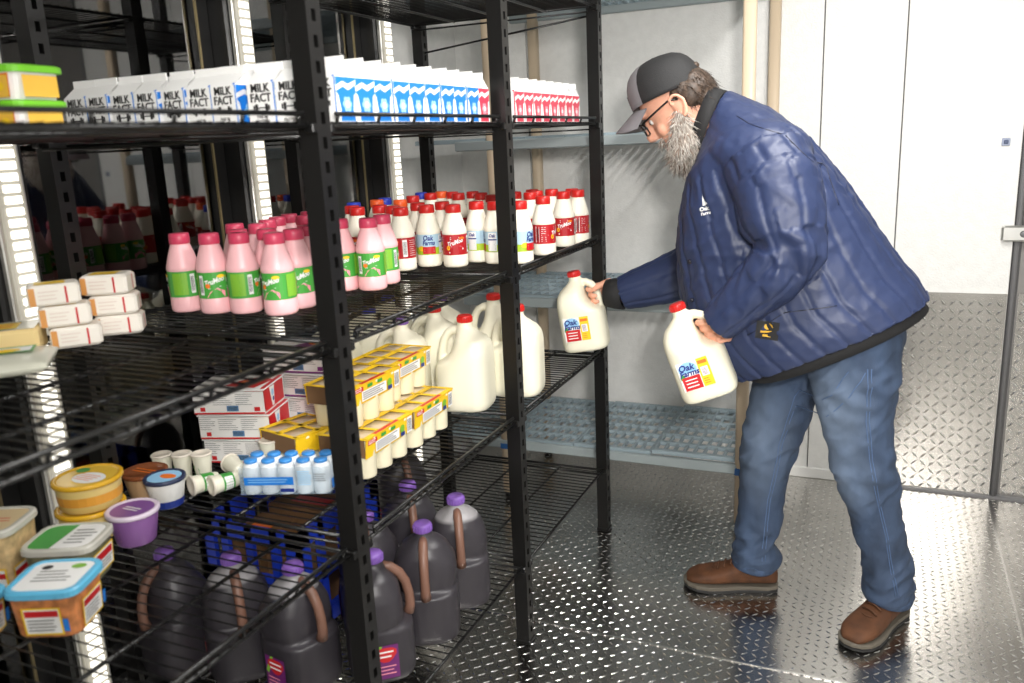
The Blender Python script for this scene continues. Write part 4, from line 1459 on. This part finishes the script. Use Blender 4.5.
def hand(g, T, side, wrist, fore):
    """five fingers closed round the jug handle; returns nothing, adds pieces to g (world space)"""
    zs = (.1945, .1745, .1545, .1355)
    mcps = []
    rad = (.0086, .0090, .0086, .0076)
    for i, z in enumerate(zs):
        cx = hx(z)
        keys = [(55, .048), (85, .038), (120, .0295), (160, .0245), (200, .0225), (235, .0218), (262, .0215)]
        if i == 3: keys = keys[:-1]
        pts = []
        for ph, rr in keys:
            a = R(ph)
            pts.append(T @ Vector((cx + rr * math.cos(a), side * rr * math.sin(a), z - .004 * (ph - 55) / 200)))
        rs = [rad[i] * q for q in (1.12, 1.08, 1.0, 1.03, .95, .90, .70)][:len(pts)]
        g.tube(pts, rs, SKIN, 10)
        g.ellipsoid(tuple(pts[-1]), (rad[i] * .72,) * 3, SKIN, 10, 6)
        mcps.append(pts[0])
    W = Vector(wrist)
    c0 = sum(mcps, Vector()) / 4
    ax = (mcps[0] - mcps[3]).normalized()
    d = (c0 - W).normalized()
    th = d.cross(ax).normalized()
    ax2 = th.cross(d).normalized()
    rings = [ring(W + (Vector(fore) - W).normalized() * .05, ax2, th, .026, .022, 16, 2.2), ring(W, ax2, th, .030, .022, 16, 2.3), ring(W.lerp(c0, .4), ax2, th, .033, .020, 16, 2.6),
             ring(W.lerp(c0, .8), ax.lerp(ax2, .4), th, .037, .016, 16, 2.8), ring(c0 + d * .006, ax, th, .039, .011, 16, 2.8)]
    g.loft(rings, SKIN)
    # thumb leaves the side of the palm near its base and closes on the other side of the handle
    z = .205
    cx = hx(.196)
    tb = [W.lerp(c0, .25) + ax2 * .022] + [T @ Vector((cx + rr * math.cos(R(ph)), side * rr * math.sin(R(ph)), zz)) for ph, rr, zz in ((25, .052, .204), (-10, .036, .204), (-50, .0265, .200), (-85, .024, .192))]
    g.tube(tb, [.014, .0125, .0108, .0102, .0080], SKIN, 10)
    g.ellipsoid(tuple(tb[-1]), (.0078,) * 3, SKIN, 10, 6)


# ---- head frame
HO = Vector((.338, -.300, 1.448))
HP = R(38)
HF = Vector((-math.cos(HP), 0, -math.sin(HP)))
HU = Vector((-math.sin(HP), 0, math.cos(HP)))
HY = Vector((0, -1, 0))          # towards the camera side (his left)


def hd(x, y, z):
    return HO + HF * x + HY * y + HU * z


# ---- body: one continuous surface
NW = (.490, -.548, .922)     # near wrist
FW = (.104, -.066, .893)     # far wrist
g = MB()
secs = [(-.105, .082, .03, .026), (-.098, .090, .010, .040), (-.080, .096, -.02, .052), (-.055, .097, -.055, .061), (-.03, .095, -.076, .066), (0, .093, -.089, .070),
        (.025, .089, -.096, .072), (.045, .091, -.1, .074), (.062, .095, -.092, .074), (.085, .088, -.082, .070), (.103, .072, -.066, .060), (.116, .048, -.045, .042), (.123, .02, -.02, .020)]
rings = []
for z, f, b, wv in secs:
    rings.append(ring(hd((f + b) / 2, 0, z), HF, HY, (f - b) / 2, wv, 32, 2.25))
g.loft(rings, SKIN)
# nose, lips, cheeks, brow
g.loft([ring(hd(.090, 0, .052), HF, HY, .008, .009, 12), ring(hd(.100, 0, .030), HF, HY, .014, .010, 12), ring(hd(.108, 0, .008), HF, HY, .018, .014, 12), ring(hd(.108, 0, -.006), HF, HY, .018, .018, 12), ring(hd(.100, 0, -.014), HF, HY, .012, .016, 12)], SKIN)
g.ellipsoid((0, 0, 0), (.010, .024, .006), SKIN, 14, 8, xf=Matrix.Translation(hd(.094, 0, -.038)) @ Matrix((HF, HY, HU)).transposed().to_4x4())
g.ellipsoid((0, 0, 0), (.010, .022, .007), SKIN, 14, 8, xf=Matrix.Translation(hd(.092, 0, -.050)) @ Matrix((HF, HY, HU)).transposed().to_4x4())
HM = Matrix((HF, HY, HU)).transposed().to_4x4()
for s in (-1, 1):
    g.ellipsoid((0, 0, 0), (.020, .022, .022), SKIN, 14, 8, xf=Matrix.Translation(hd(.064, s * .040, -.006)) @ HM)
    g.ellipsoid((0, 0, 0), (.010, .026, .008), SKIN, 14, 8, xf=Matrix.Translation(hd(.088, s * .030, .056)) @ HM)
    # ear: rim and lobe
    ear = [(-.012, .030), (-.022, .022), (-.027, .006), (-.022, -.012), (-.012, -.028), (-.002, -.030)]
    pts = [hd(-.002 + x, s * (.080 + .006 * (k in (1, 2, 3))), .008 + z) for k, (x, z) in enumerate([(.006, .012), (.002, .028)] + ear)]
    g.tube(pts, [.004, .0048, .005, .005, .005, .0052, .0062, .005], SKIN, 8)
    g.ellipsoid((0, 0, 0), (.018, .007, .026), SKIN, 12, 8, xf=Matrix.Translation(hd(-.010, s * .074, .006)) @ HM)
# neck into the collar
g.loft([ring(hd(-.008, 0, -.035), HF, HY, .060, .060, 24), ring(hd(-.030, 0, -.085), HF, HY, .062, .064, 24), ring(Vector((.435, -.30, 1.375)), Vector((-.8, 0, -.6)), HY, .070, .075, 24), ring(Vector((.470, -.30, 1.31)), Vector((-.8, 0, -.6)), HY, .10, .14, 24)], SKIN)
# trunk under the clothes
TS = [((.455, 1.495), (.382, 1.302), .095), ((.564, 1.443), (.355, 1.262), .185), ((.666, 1.362), (.335, 1.165), .222), ((.755, 1.253), (.327, 1.067), .226),
      ((.832, 1.144), (.336, .952), .226), ((.904, 1.042), (.380, .821), .232), ((.984, .952), (.488, .704), .238)]


def tsec(i, k=1.0, kb=1.0, sh=0.0):
    (bx, bz), (fx, fz), w_ = TS[i]
    b_, f_ = Vector((bx, -.3, bz)), Vector((fx, -.3, fz))
    c = (b_ + f_) / 2
    a = (f_ - b_) / 2
    return c, a.normalized(), a.length * k, w_ * kb


rings = []
for i in range(1, 7):
    c, a, ra, rb = tsec(i, .80, .80)
    rings.append(ring(c, a, HY, ra, rb, 28, 2.2))
g.loft(rings, SKIN)
g.loft([ring((.75, -.3, .86), (1, 0, 0), HY, .11, .15, 24), ring((.76, -.3, .76), (1, 0, 0), HY, .09, .12, 24), ring((.755, -.3, .73), (1, 0, 0), HY, .06, .08, 24)], SKIN)
NLEG = [((.795, -.385, .80), .105), ((.812, -.395, .65), .085), ((.842, -.385, .50), .064), ((.880, -.345, .33), .058), ((.915, -.295, .17), .044), ((.930, -.270, .08), .042)]
FLEG = [((.715, -.225, .80), .105), ((.620, -.225, .64), .082), ((.572, -.225, .43), .062), ((.558, -.22, .25), .054), ((.548, -.215, .13), .044), ((.548, -.214, .07), .042)]
for L in (NLEG, FLEG):
    g.tube([q for q, _ in L], [r_ * .72 for _, r_ in L], SKIN, 16)
NARM = [((.575, -.470, 1.315), .105), ((.612, -.515, 1.25), .108), ((.632, -.545, 1.17), .102), ((.655, -.565, 1.098), .086), ((.612, -.572, 1.045), .074), ((.556, -.562, .990), .064), ((.505, -.553, .938), .055), ((.478, -.548, .910), .050)]
FARM = [((.520, -.13, 1.28), .10), ((.450, -.075, 1.14), .092), ((.375, -.055, 1.025), .088), ((.30, -.060, .968), .082), ((.22, -.068, .935), .075), ((.14, -.075, .910), .064), ((.088, -.082, .893), .054)]
for A in (NARM, FARM):
    g.tube([q for q, _ in A], [r_ * .5 for _, r_ in A], SKIN, 14)
hand(g, T2, -1, NW, NARM[-2][0])
hand(g, T1, 1, FW, FARM[-2][0])
body = remesh(g, .0032, 2, 'body')


def localize(me):
    me.transform(Matrix.Translation(-MO))
    me.update()


set_mats(body, [SKIN])
localize(body)
link('body', body, man)

# ---- jacket
g = MB()
rings = []
for i in range(0, 7):
    c, a, ra, rb = tsec(i)
    rings.append(ring(c, a, HY, ra, rb, 40, 2.35))
g.loft(rings, NAVY)
g.tube([q for q, _ in NARM], [r_ for _, r_ in NARM], NAVY, 24)
g.tube([q for q, _ in FARM], [r_ for _, r_ in FARM], NAVY, 24)
g.ellipsoid((.555, -.42, 1.33), (.13, .12, .085), NAVY, 20, 12)
g.ellipsoid((.52, -.18, 1.31), (.13, .12, .085), NAVY, 20, 12)
jk = remesh(g, .0055, 9, 'jacket')
C_ = [tsec(i) for i in range(7)]
AX0, AX1 = C_[0][0], C_[6][0]
AXD = (AX1 - AX0)


def seg_dist(q, A):
    best = (9, 0, None)
    L = 0
    for (a, ra), (b, rb) in zip(A[:-1], A[1:]):
        a, b = Vector(a), Vector(b)
        d = b - a
        t = max(0, min(1, (q - a).dot(d) / d.length_squared))
        p_ = a + d * t
        dist = (q - p_).length / (ra + (rb - ra) * t)
        if dist < best[0]:
            best = (dist, L + d.length * t, (q - p_), d.normalized())
        L += d.length
    return best


n_ = len(jk.vertices)
nrm = [v.normal.copy() for v in jk.vertices]
for v in jk.vertices:
    q = v.co.copy()
    dn = seg_dist(q, NARM)
    df = seg_dist(q, FARM)
    arm = dn if dn[0] < df[0] else df
    disp = 0.0
    t_ax = (q - AX0).dot(AXD) / AXD.length_squared
    if arm[0] < 1.13 and arm[1] > .07:
        rel, dirn = arm[2], arm[3]
        up = Vector((0, 1, 0)); up = (up - dirn * up.dot(dirn)).normalized(); sd = dirn.cross(up)
        th = math.atan2(rel.dot(sd), rel.dot(up))
        ln = th / (2 * PI) * 7 + .2
        e = abs(ln - round(ln)) / 7 * 2 * PI * .09
        disp -= .0042 * math.exp(-(e / .006) ** 2)
        elb = math.exp(-((arm[1] - .27) / .09) ** 2)
        wv = noise.noise(Vector((arm[1] * 22 + th * 1.6, th * 1.1, 3.1)))
        wv = math.copysign(abs(wv) ** .7, wv)
        disp += (.002 + .013 * elb) * wv + .0012 * noise.noise(q * 55)
    else:
        # torso: stitched channels running from shoulder to hem
        k = min(5.999, max(0, t_ax * 6)); i = int(k)
        c = C_[i][0].lerp(C_[i + 1][0], k - i); a = C_[i][1]
        th = math.atan2((q - c).dot(HY) / .226, (q - c).dot(a) / .225)
        ln = th / (2 * PI) * 26 + .25
        e = abs(ln - round(ln)) / 26 * 2 * PI * .225
        disp -= .0048 * math.exp(-(e / .006) ** 2) * (1 if t_ax > .16 else .25)
        rid = 1 - abs(noise.noise(Vector((th * 3.4 + t_ax * 4, t_ax * 13.0 - th * 2.0, 1.7)))) * 2
        disp += .005 * rid * (.35 + .65 * math.exp(-((t_ax - .45) / .22) ** 2)) + .0014 * noise.noise(q * 50)
        if t_ax > .93: disp -= .010 * (t_ax - .93) / .07
    v.co = q + nrm[v.index] * disp
jk.update()
set_mats(jk, [NAVY])
jbvh = BVHTree.FromPolygons([v.co.copy() for v in jk.vertices], [tuple(p.vertices) for p in jk.polygons])


def side_hit(x, z, off=.002):
    """point on the near side of the jacket at (x, z)"""
    h = jbvh.ray_cast(Vector((x, -1.2, z)), Vector((0, 1, 0)))
    return (h[0] + h[1] * off) if h[0] else Vector((x, -.5, z))


def seam(pts, r, m, name, parent, off=.0005):
    out = []
    for (a, b) in zip(pts[:-1], pts[1:]):
        for k in range(8):
            t = k / 8
            out.append(side_hit(a[0] + (b[0] - a[0]) * t, a[1] + (b[1] - a[1]) * t, off) - MO)
    out.append(side_hit(*pts[-1], off) - MO)
    mb = MB(); mb.tube(out, r, m, 6); return mb.build(name, parent)


def decal(fn_items, cx, cz, rot, name, parent):
    mb = MB()
    def fn(s, t, l):
        x, z = s * math.cos(rot) - t * math.sin(rot), s * math.sin(rot) + t * math.cos(rot)
        return tuple(side_hit(cx + x, cz + z, .0015 + l) - MO)
    P = Print(fn, mb); fn_items(P); return mb.build(name, parent)


localize(jk)
jko = link('jacket', jk, man)
NSEAM = mat('navy_seam', srgb(18, 24, 46), .5)
seam([(.500, 1.425), (.535, 1.405), (.631, 1.372), (.715, 1.29), (.75, 1.20)], .0016, NSEAM, 'yoke_seam', jko, -.0004)
seam([(.37, 1.20), (.36, 1.06), (.38, .93)], .0015, NSEAM, 'placket_seam', jko, -.0004)
seam([(.55, .88), (.64, .945), (.76, .965)], .0015, NSEAM, 'pocket_seam', jko, -.0004)
YTH = mat('yellow_thread', srgb(226, 176, 50), .6)
def patch(P):
    P.rect(-.028, .028, -.024, .024, INK, 2)
    P.blob(.002, .010, .011, .009, YTH, 10)
    P.poly([(-.016, -.008), (.016, -.004), (.016, .001), (-.016, -.003)], YTH)
    P.rect(-.010, .010, -.017, -.011, YTH)
decal(patch, .600, .898, R(-6), 'patch', jko)
def logo(P):
    P.poly([(-.004, .004), (.0, .030), (.006, .014), (.010, .008), (.004, .004)], WHITE)
    P.text('Oak', -.002, -.004, .014, WHITE, .0006, .1)
    P.text('Farms', .0, -.016, .011, WHITE, .0004, .1)
decal(logo, .437, 1.205, R(14), 'chest_embroidery', jko)
for (x, z) in ((.392, 1.06), (.396, .955)):
    mb = MB(); q = side_hit(x, z, .001) - MO
    mb.ellipsoid(tuple(q), (.006, .005, .006), mat('dark_snap', (.03, .03, .04), .3, .6), 10, 6); mb.build('snap', jko)

# ---- collar and cuffs
def band(rings_in, rings_out, m, name, parent=None):
    mb = MB()
    rr = rings_out + rings_in[::-1]
    mb.loft(rr, m, cap=False, smooth=True, closed=True)
    for i in range(len(mb.v)): mb.v[i] = tuple(Vector(mb.v[i]) - MO)
    return mb.build(name, parent or man)


ca = Vector((-.34, 0, -.94)).normalized()
cl = [(Vector((.418, -.30, 1.400)), ca, .100, .088), (Vector((.400, -.30, 1.412)), ca, .094, .080), (Vector((.385, -.30, 1.424)), ca, .092, .076)]
band([ring(c - Vector((0.004, 0, 0)), a, HY, ra - .016, rb - .016, 32) for c, a, ra, rb in cl], [ring(c, a, HY, ra, rb, 32) for c, a, ra, rb in cl], KNIT, 'collar', jko)
def cuff(W, nxt, r, name):
    W, nxt = Vector(W), Vector(nxt)
    d = (W - nxt).normalized()
    a = d.cross(Vector((0, 1, 0))).normalized(); b = d.cross(a)
    p0, p1, p2 = nxt - d * .01, nxt + d * .022, nxt + d * .050
    band([ring(q, a, b, r * k - .008, r * k - .008, 24) for q, k in ((p0, .92), (p1, .86), (p2, .80))], [ring(q, a, b, r * k, r * k, 24) for q, k in ((p0, 1.0), (p1, .96), (p2, .86))], KNIT, name, jko)
cuff((.035, -.080, .893), FARM[-1][0], .052, 'cuff')

# ---- black shirt tail showing under the jacket
g = MB()
c, a, ra, rb = tsec(6)
c5, a5, ra5, rb5 = tsec(5)
dn_ = (c - c5).normalized()
g.loft([ring(c5, a5, HY, ra5 * .84, rb5 * .90, 36, 2.3), ring(c + dn_ * .0, a, HY, ra * .90, rb * .90, 36, 2.3), ring(c + dn_ * .020 - a * .010, a, HY, ra * .86, rb * .90, 36, 2.3)], KNIT, smooth=True)
for i in range(len(g.v)): g.v[i] = tuple(Vector(g.v[i]) - MO)
g.build('shirt', man)

# ---- jeans
g = MB()
def lring(c, ra, rb, ax=(1, 0, 0)):
    ax = Vector(ax).normalized(); ay = Vector((-ax.y, ax.x, 0))
    return ring(c, ax, ay, ra, rb, 28, 2.15)
g.loft([lring((.775, -.30, .95), .140, .185), lring((.785, -.30, .86), .138, .185), lring((.785, -.30, .78), .120, .165), lring((.775, -.30, .72), .085, .12)], JEAN)
g.ellipsoid((.755, -.30, .71), (.07, .09, .075), JEAN, 20, 12)
g.loft([lring((.800, -.375, .86), .112, .098), lring((.806, -.388, .76), .104, .094), lring((.812, -.392, .66), .093, .086), lring((.824, -.39, .58), .083, .078), lring((.838, -.382, .50), .077, .072),
        lring((.860, -.362, .41), .071, .068), lring((.882, -.340, .32), .068, .066), lring((.903, -.315, .23), .064, .064), lring((.915, -.298, .15), .062, .064), lring((.922, -.288, .085), .064, .068)], JEAN)
g.loft([lring((.705, -.235, .88), .135, .118), lring((.668, -.230, .76), .116, .106), lring((.618, -.225, .66), .092, .084), lring((.603, -.225, .58), .088, .078), lring((.585, -.225, .50), .080, .072),
        lring((.570, -.225, .42), .073, .068), lring((.560, -.222, .33), .066, .064), lring((.553, -.218, .24), .063, .063), lring((.546, -.216, .16), .064, .064), lring((.542, -.215, .085), .067, .068)], JEAN)
jn = remesh(g, .0055, 16, 'jeans')
nrm = [v.normal.copy() for v in jn.vertices]
for v in jn.vertices:
    q = v.co
    f = .004 + .009 * math.exp(-((q.z - .48) / .07) ** 2) + .015 * math.exp(-((q.z - .15) / .07) ** 2) + .010 * math.exp(-((q.z - .75) / .07) ** 2)
    nn = noise.noise(Vector((q.x * 9, q.y * 9 + q.x * 6, q.z * 24 + q.x * 10)))
    n2 = 1 - 2 * abs(noise.noise(Vector((q.x * 14, q.y * 10, q.z * 20 - q.x * 16 + 5))))
    d = f * nn + f * .7 * n2 + .0015 * noise.noise(q * 45)
    v.co = q + nrm[v.index] * d
jn.update()
set_mats(jn, [JEAN])
nb = BVHTree.FromPolygons([v.co.copy() for v in jn.vertices], [tuple(p.vertices) for p in jn.polygons])
localize(jn)
jo = link('jeans', jn, man)
def leg_seam(axis, dirv, name):
    out = []
    for (a, b) in zip(axis[:-1], axis[1:]):
        for k in range(6):
            c = Vector(a).lerp(Vector(b), k / 6)
            h = nb.ray_cast(c + Vector(dirv).normalized() * .3, -Vector(dirv).normalized())
            if h[0]: out.append(h[0] + h[1] * .0005 - MO)
    mb = MB(); mb.tube(out, .0013, STITCH, 5); mb.build(name, jo)
NA = [(.806, -.388, .80), (.812, -.392, .66), (.838, -.382, .50), (.882, -.340, .32), (.922, -.288, .09)]
FA = [(.690, -.225, .79), (.618, -.225, .66), (.585, -.225, .50), (.560, -.222, .33), (.542, -.215, .09)]
leg_seam(NA, (.32, -1, 0), 'outseam'); leg_seam(NA, (.42, -1, 0), 'outseam')
leg_seam(FA, (.55, -1, 0), 'inseam'); leg_seam(FA, (.40, -1, 0), 'inseam')
for (c, ra, rb) in (((.922, -.288, .086), .066, .070), ((.542, -.215, .086), .069, .070)):
    mb = MB()
    c = Vector(c) - MO
    rr = [[c + Vector((0, 0, dz)) + Vector((ra * k * math.cos(t), rb * k * math.sin(t), .004 * math.sin(2 * t))) for t in [2 * PI * j / 28 for j in range(28)]] for dz, k in ((-.010, .96), (-.007, .99), (.010, .985), (.013, .95), (.010, .92), (-.006, .92))]
    mb.loft(rr, mat('hem_denim', srgb(56, 73, 100), .8, noise_amt=.3, noise_scale=60), cap=False, smooth=True, closed=True)
    mb.build('hem', jo)

# ---- boots
def boot(heel, toe, name_label):
    heel, toe = Vector(heel), Vector(toe)
    fw = (toe - heel).normalized(); ln = (toe - heel).length
    sd = Vector((-fw.y, fw.x, 0))
    def W3(x, y, z): return heel + fw * x * ln / .29 + sd * y + Vector((0, 0, z)) 
    g = MB()
    rings = []
    for x, w_, h in ((.004, .022, .075), (.02, .033, .098), (.05, .037, .105), (.09, .038, .102), (.13, .041, .090), (.17, .046, .076), (.21, .050, .066), (.245, .047, .060), (.270, .037, .050), (.284, .022, .040)):
        z0 = .022
        rings.append([W3(x, w_ * math.copysign(abs(math.cos(t)) ** .8, math.cos(t)), z0 + (h - z0) * .5 * (1 + math.copysign(abs(math.sin(t)) ** .75, math.sin(t)))) for t in [2 * PI * j / 24 for j in range(24)]])
    g.loft(rings, LEATH)
    g.loft([[W3(.062 + a * .050 * math.cos(t), a * .040 * math.sin(t), z) for t in [2 * PI * j / 20 for j in range(20)]] for z, a in ((.06, 1.0), (.10, 1.02), (.130, 1.0))], LEATH)
    bm_ = remesh(g, .0042, 6, 'boot_upper')
    set_mats(bm_, [LEATH]); localize(bm_)
    up = link('boot', bm_, man)
    outl = [(.0, .0), (.006, .026), (.03, .037), (.09, .036), (.13, .040), (.18, .050), (.22, .054), (.255, .049), (.28, .034), (.292, .012)]
    pts = outl + [(x, -y) for x, y in outl[::-1]][:-1]
    def sole(z0, z1, k, m, nm):
        mb = MB()
        rr = []
        for z, kk in ((z0, k * .97), (z0 + .003, k), (z1 - .002, k), (z1, k * .97)):
            rr.append([W3(.146 + (x - .146) * kk, y * kk, z + .006 * max(0, (x - .20) / .09) ** 2) - MO for x, y in pts])
        mb.loft(rr, m); mb.build(nm, up)
    sole(.0, .010, 1.0, SOLEB, 'outsole'); sole(.010, .022, 1.01, SOLE, 'midsole')
    for k in range(4):
        x = .125 + .022 * k * .9
        z = .099 - .0075 * k
        mb = MB(); mb.tube([W3(x, s_ * .026, z - .012 * s_ * s_) - MO for s_ in (-1, -.4, 0, .4, 1)] if False else [W3(x + .006 * q, .024 * q, z - .006 * q * q + .004) - MO for q in (-1, -.5, 0, .5, 1)], .0026, LACE, 6); mb.build('lace', up)
    mb = MB()
    mb.tube([W3(.205 + .02 * math.cos(t) * 0 - .022 * abs(math.sin(t)), .046 * math.sin(t), .040 + .030 * math.cos(t)) - MO for t in [(-1.2 + 2.4 * j / 12) for j in range(13)]], .0018, LACE, 5)
    mb.build('toe_stitch', up)
boot((.963, -.206, .0), (.826, -.470, .0), 'near')
boot((.612, -.198, .0), (.338, -.272, .0), 'far')

# ---- beard, hair
def strands(fn, n, m, L, r, name, base=None):
    mb = base if base else MB()
    for k in range(n):
        p_, d_ = fn()
        if p_ is None: continue
        d_ = (d_ + Vector((random.gauss(0, .25), random.gauss(0, .25), random.gauss(0, .2)))).normalized()
        l = L * random.uniform(.5, 1.2)
        s_ = d_.cross(Vector((random.random() - .5, random.random() - .5, random.random() - .5))).normalized() * r
        s2 = d_.cross(s_).normalized() * r
        bend = Vector((random.gauss(0, .003), random.gauss(0, .003), -.003))
        a = p_ - d_ * .004
        mid = a + d_ * l * .55 + bend
        mb.add([a + s_, a - s_ * .5 + s2, a - s_ * .5 - s2, mid + s_ * .7, mid - s_ * .35 + s2 * .7, mid - s_ * .35 - s2 * .7, a + d_ * l + bend * 3], [(0, 1, 4, 3), (1, 2, 5, 4), (2, 0, 3, 5), (3, 4, 6), (4, 5, 6), (5, 3, 6)], m, True)
    return mb


g = MB()
def E(x, y, z, a, b, c): g.ellipsoid((0, 0, 0), (a, b, c), BEARD, 18, 12, xf=Matrix.Translation(hd(x, y, z)) @ HM)
E(.070, 0, -.095, .042, .052, .042); E(.058, 0, -.120, .042, .048, .044); E(.046, 0, -.132, .034, .036, .032)
for s in (-1, 1):
    E(.048, s * .048, -.082, .040, .030, .046); E(.018, s * .050, -.085, .030, .024, .036); E(.020, s * .062, -.048, .028, .016, .046); E(.002, s * .068, -.018, .014, .009, .030); E(.088, s * .022, -.030, .010, .020, .008)
bd = remesh(g, .004, 4, 'beard')
for v in bd.vertices:
    v.co = v.co + v.normal * (.0035 * noise.noise(v.co * 60) + .003 * noise.noise(v.co * 140))
bd.update()
vs_ = [(v.co.copy(), v.normal.copy()) for v in bd.vertices]
set_mats(bd, [BEARD]); localize(bd)
bo = link('beard', bd, man)
def bfn():
    p_, n_ = random.choice(vs_)
    return p_, (n_ * .8 + HU * -.8 + HF * .1)
for nm, m, n in (('beard_strands', BEARD, 1600), ('beard_strands', mat('white_beard_hair', srgb(222, 216, 208), .6), 2200), ('beard_strands', mat('ginger_beard_hair', srgb(128, 92, 66), .6), 350)):
    mb = strands(bfn, n, m, .024, .0010, nm)
    for i in range(len(mb.v)): mb.v[i] = tuple(Vector(mb.v[i]) - MO)
    o = mb.build(nm, bo); o['kind'] = 'stuff'
# hair at the back of the head below the cap
g = MB()
def E2(x, y, z, a, b, c): g.ellipsoid((0, 0, 0), (a, b, c), HAIR, 18, 12, xf=Matrix.Translation(hd(x, y, z)) @ HM)
E2(-.064, 0, .048, .040, .062, .030); E2(-.060, 0, .020, .050, .066, .050); E2(-.062, 0, -.020, .042, .056, .035)
for s in (-1, 1): E2(-.045, s * .052, .018, .036, .028, .040); E2(-.030, s * .066, .042, .030, .014, .020)
hr = remesh(g, .004, 3, 'hair')
vs2 = [(v.co.copy(), v.normal.copy()) for v in hr.vertices]
set_mats(hr, [HAIR]); localize(hr)
ho = link('hair', hr, man)
def hfn():
    p_, n_ = random.choice(vs2)
    return p_, (n_ * .15 - HU * .9 - HF * .25)
mb = strands(hfn, 1600, HAIR, .016, .0010, 'hair_strands')
for i in range(len(mb.v)): mb.v[i] = tuple(Vector(mb.v[i]) - MO)
o = mb.build('hair_strands', ho); o['kind'] = 'stuff'

# ---- eyes and glasses
EYE = mat('eye_white', (.75, .73, .70), .2)
for s in (-1, 1):
    mb = MB(); mb.ellipsoid(tuple(hd(.077, s * .031, .030) - MO), (.0100,) * 3, EYE, 14, 10); e = mb.build('eye', man)
    mb = MB(); mb.ellipsoid(tuple(hd(.0842, s * .031, .029) - MO), (.0045,) * 3, mat('iris', (.05, .04, .03), .1), 10, 8); mb.build('iris', e)
GLF = mat('glasses_frame', (.01, .01, .01), .25)
LENSG = mat('spectacle_lens', (.9, .95, .95), .03, 0, .5, alpha=.15)
mb = MB()
for s in (-1, 1):
    pts = [hd(.112 - .006 * abs(math.cos(t)) , s * (.034 + .025 * math.copysign(abs(math.cos(t)) ** .6, math.cos(t))), .026 + .018 * math.copysign(abs(math.sin(t)) ** .6, math.sin(t))) - MO for t in [2 * PI * j / 20 for j in range(21)]]
    mb.tube(pts, .0026, GLF, 6)
    mb.tube([hd(.108, s * .058, .034) - MO, hd(.095, s * .072, .036) - MO, hd(.045, s * .0795, .036) - MO, hd(.0, s * .0815, .036) - MO, hd(-.018, s * .082, .022) - MO], .0030, GLF, 6)
mb.tube([hd(.110, -.010, .030) - MO, hd(.117, 0, .034) - MO, hd(.110, .010, .030) - MO], .0022, GLF, 6)
gl = mb.build('glasses', man)
for s in (-1, 1):
    mb = MB(); mb.poly([hd(.110, s * (.034 + .024 * math.cos(t)), .026 + .017 * math.sin(t)) - MO for t in [2 * PI * j / 16 for j in range(16)]], LENSG); mb.build('lens', gl)

# ---- cap
KP = R(21)
KF = Vector((-math.cos(KP), 0, -math.sin(KP))); KU = Vector((-math.sin(KP), 0, math.cos(KP)))
KO = Vector((.291, -.30, 1.487))
def kd(x, y, z): return KO + KF * x + HY * y + KU * z - MO
mb = MB()
NR = 36
def crown(t, f):  # t angle, f 0..1 height
    a = math.cos(f * PI / 2) ** .62
    z = .108 * math.sin(f * PI / 2) ** .95
    x, y = (.101 if math.cos(t) > 0 else .109) * a * math.cos(t), .091 * a * math.sin(t)
    if math.cos(t) > 0: x += .006 * math.sin(f * PI) * math.cos(t)
    return kd(x, y, z)
fr_ = [0, .06, .14, .24, .36, .5, .64, .78, .90, .985]
for i in range(len(fr_) - 1):
    for j in range(NR):
        t0, t1 = 2 * PI * j / NR, 2 * PI * (j + 1) / NR
        tm = (t0 + t1) / 2
        front = math.cos(tm) > .52
        mb.add([crown(t0, fr_[i]), crown(t1, fr_[i]), crown(t1, fr_[i + 1]), crown(t0, fr_[i + 1])], [(0, 1, 2, 3)], CAPG if front and fr_[i] < .88 else CAPK, True)
mb.add([crown(2 * PI * j / NR, .985) for j in range(NR)], [tuple(range(NR))], CAPK)
cap = mb.build('cap', man)
bm_ = bmesh.new(); bm_.from_mesh(cap.data); bmesh.ops.remove_doubles(bm_, verts=bm_.verts, dist=.0005); bmesh.ops.solidify(bm_, geom=bm_.faces[:], thickness=.002); bm_.to_mesh(cap.data); bm_.free()
mb = MB(); mb.ellipsoid(tuple(kd(0, 0, .108)), (.007, .007, .004), CAPK, 10, 6); mb.build('button', cap)
# curved brim
mb = MB()
top = []; n1, n2 = 18, 6
def brim(u, v_):  # u -1..1 across, v_ 0..1 outwards
    t = u * 1.12
    x0, y0 = .101 * math.cos(t), .091 * math.sin(t)
    ext = .072 * math.cos(t * .92) ** .55
    x = x0 + ext * v_ * .93
    y = y0 * (1 - .06 * v_)
    z = -.002 - .42 * ext * v_ - .030 * (y / .08) ** 2 * (.35 + .65 * v_)
    return kd(x, y, z)
gr = [[brim(-1 + 2 * i / n1, j / n2) for j in range(n2 + 1)] for i in range(n1 + 1)]
V = [q for r_ in gr for q in r_]; V2 = [q - KU * .0035 for q in V]
N = len(V); k = n2 + 1
Fs = []
for i in range(n1):
    for j in range(n2):
        a = i * k + j
        Fs.append((a, a + k, a + k + 1, a + 1)); Fs.append((N + a, N + a + 1, N + a + k + 1, N + a + k))
for i in range(n1):
    a = i * k + n2; Fs.append((a, a + k, N + a + k, N + a)); a = i * k; Fs.append((a + k, a, N + a, N + a + k))
mb.add(V + V2, Fs, CAPG, True)
mb.build('brim', cap)
mb = MB()
mb.poly([kd(.1035 - .06 * abs(z) - 9 * y * y, y, .030 + z) for y, z in ((-.016, -.012), (.016, -.012), (.012, .014), (-.012, .014))], INK); mb.build('emblem', cap)
# strap opening tuft at the back
mb = MB(); mb.ellipsoid(tuple(kd(-.098, 0, .045)), (.012, .014, .010), HAIR, 10, 8); mb.build('hair_tuft', cap)
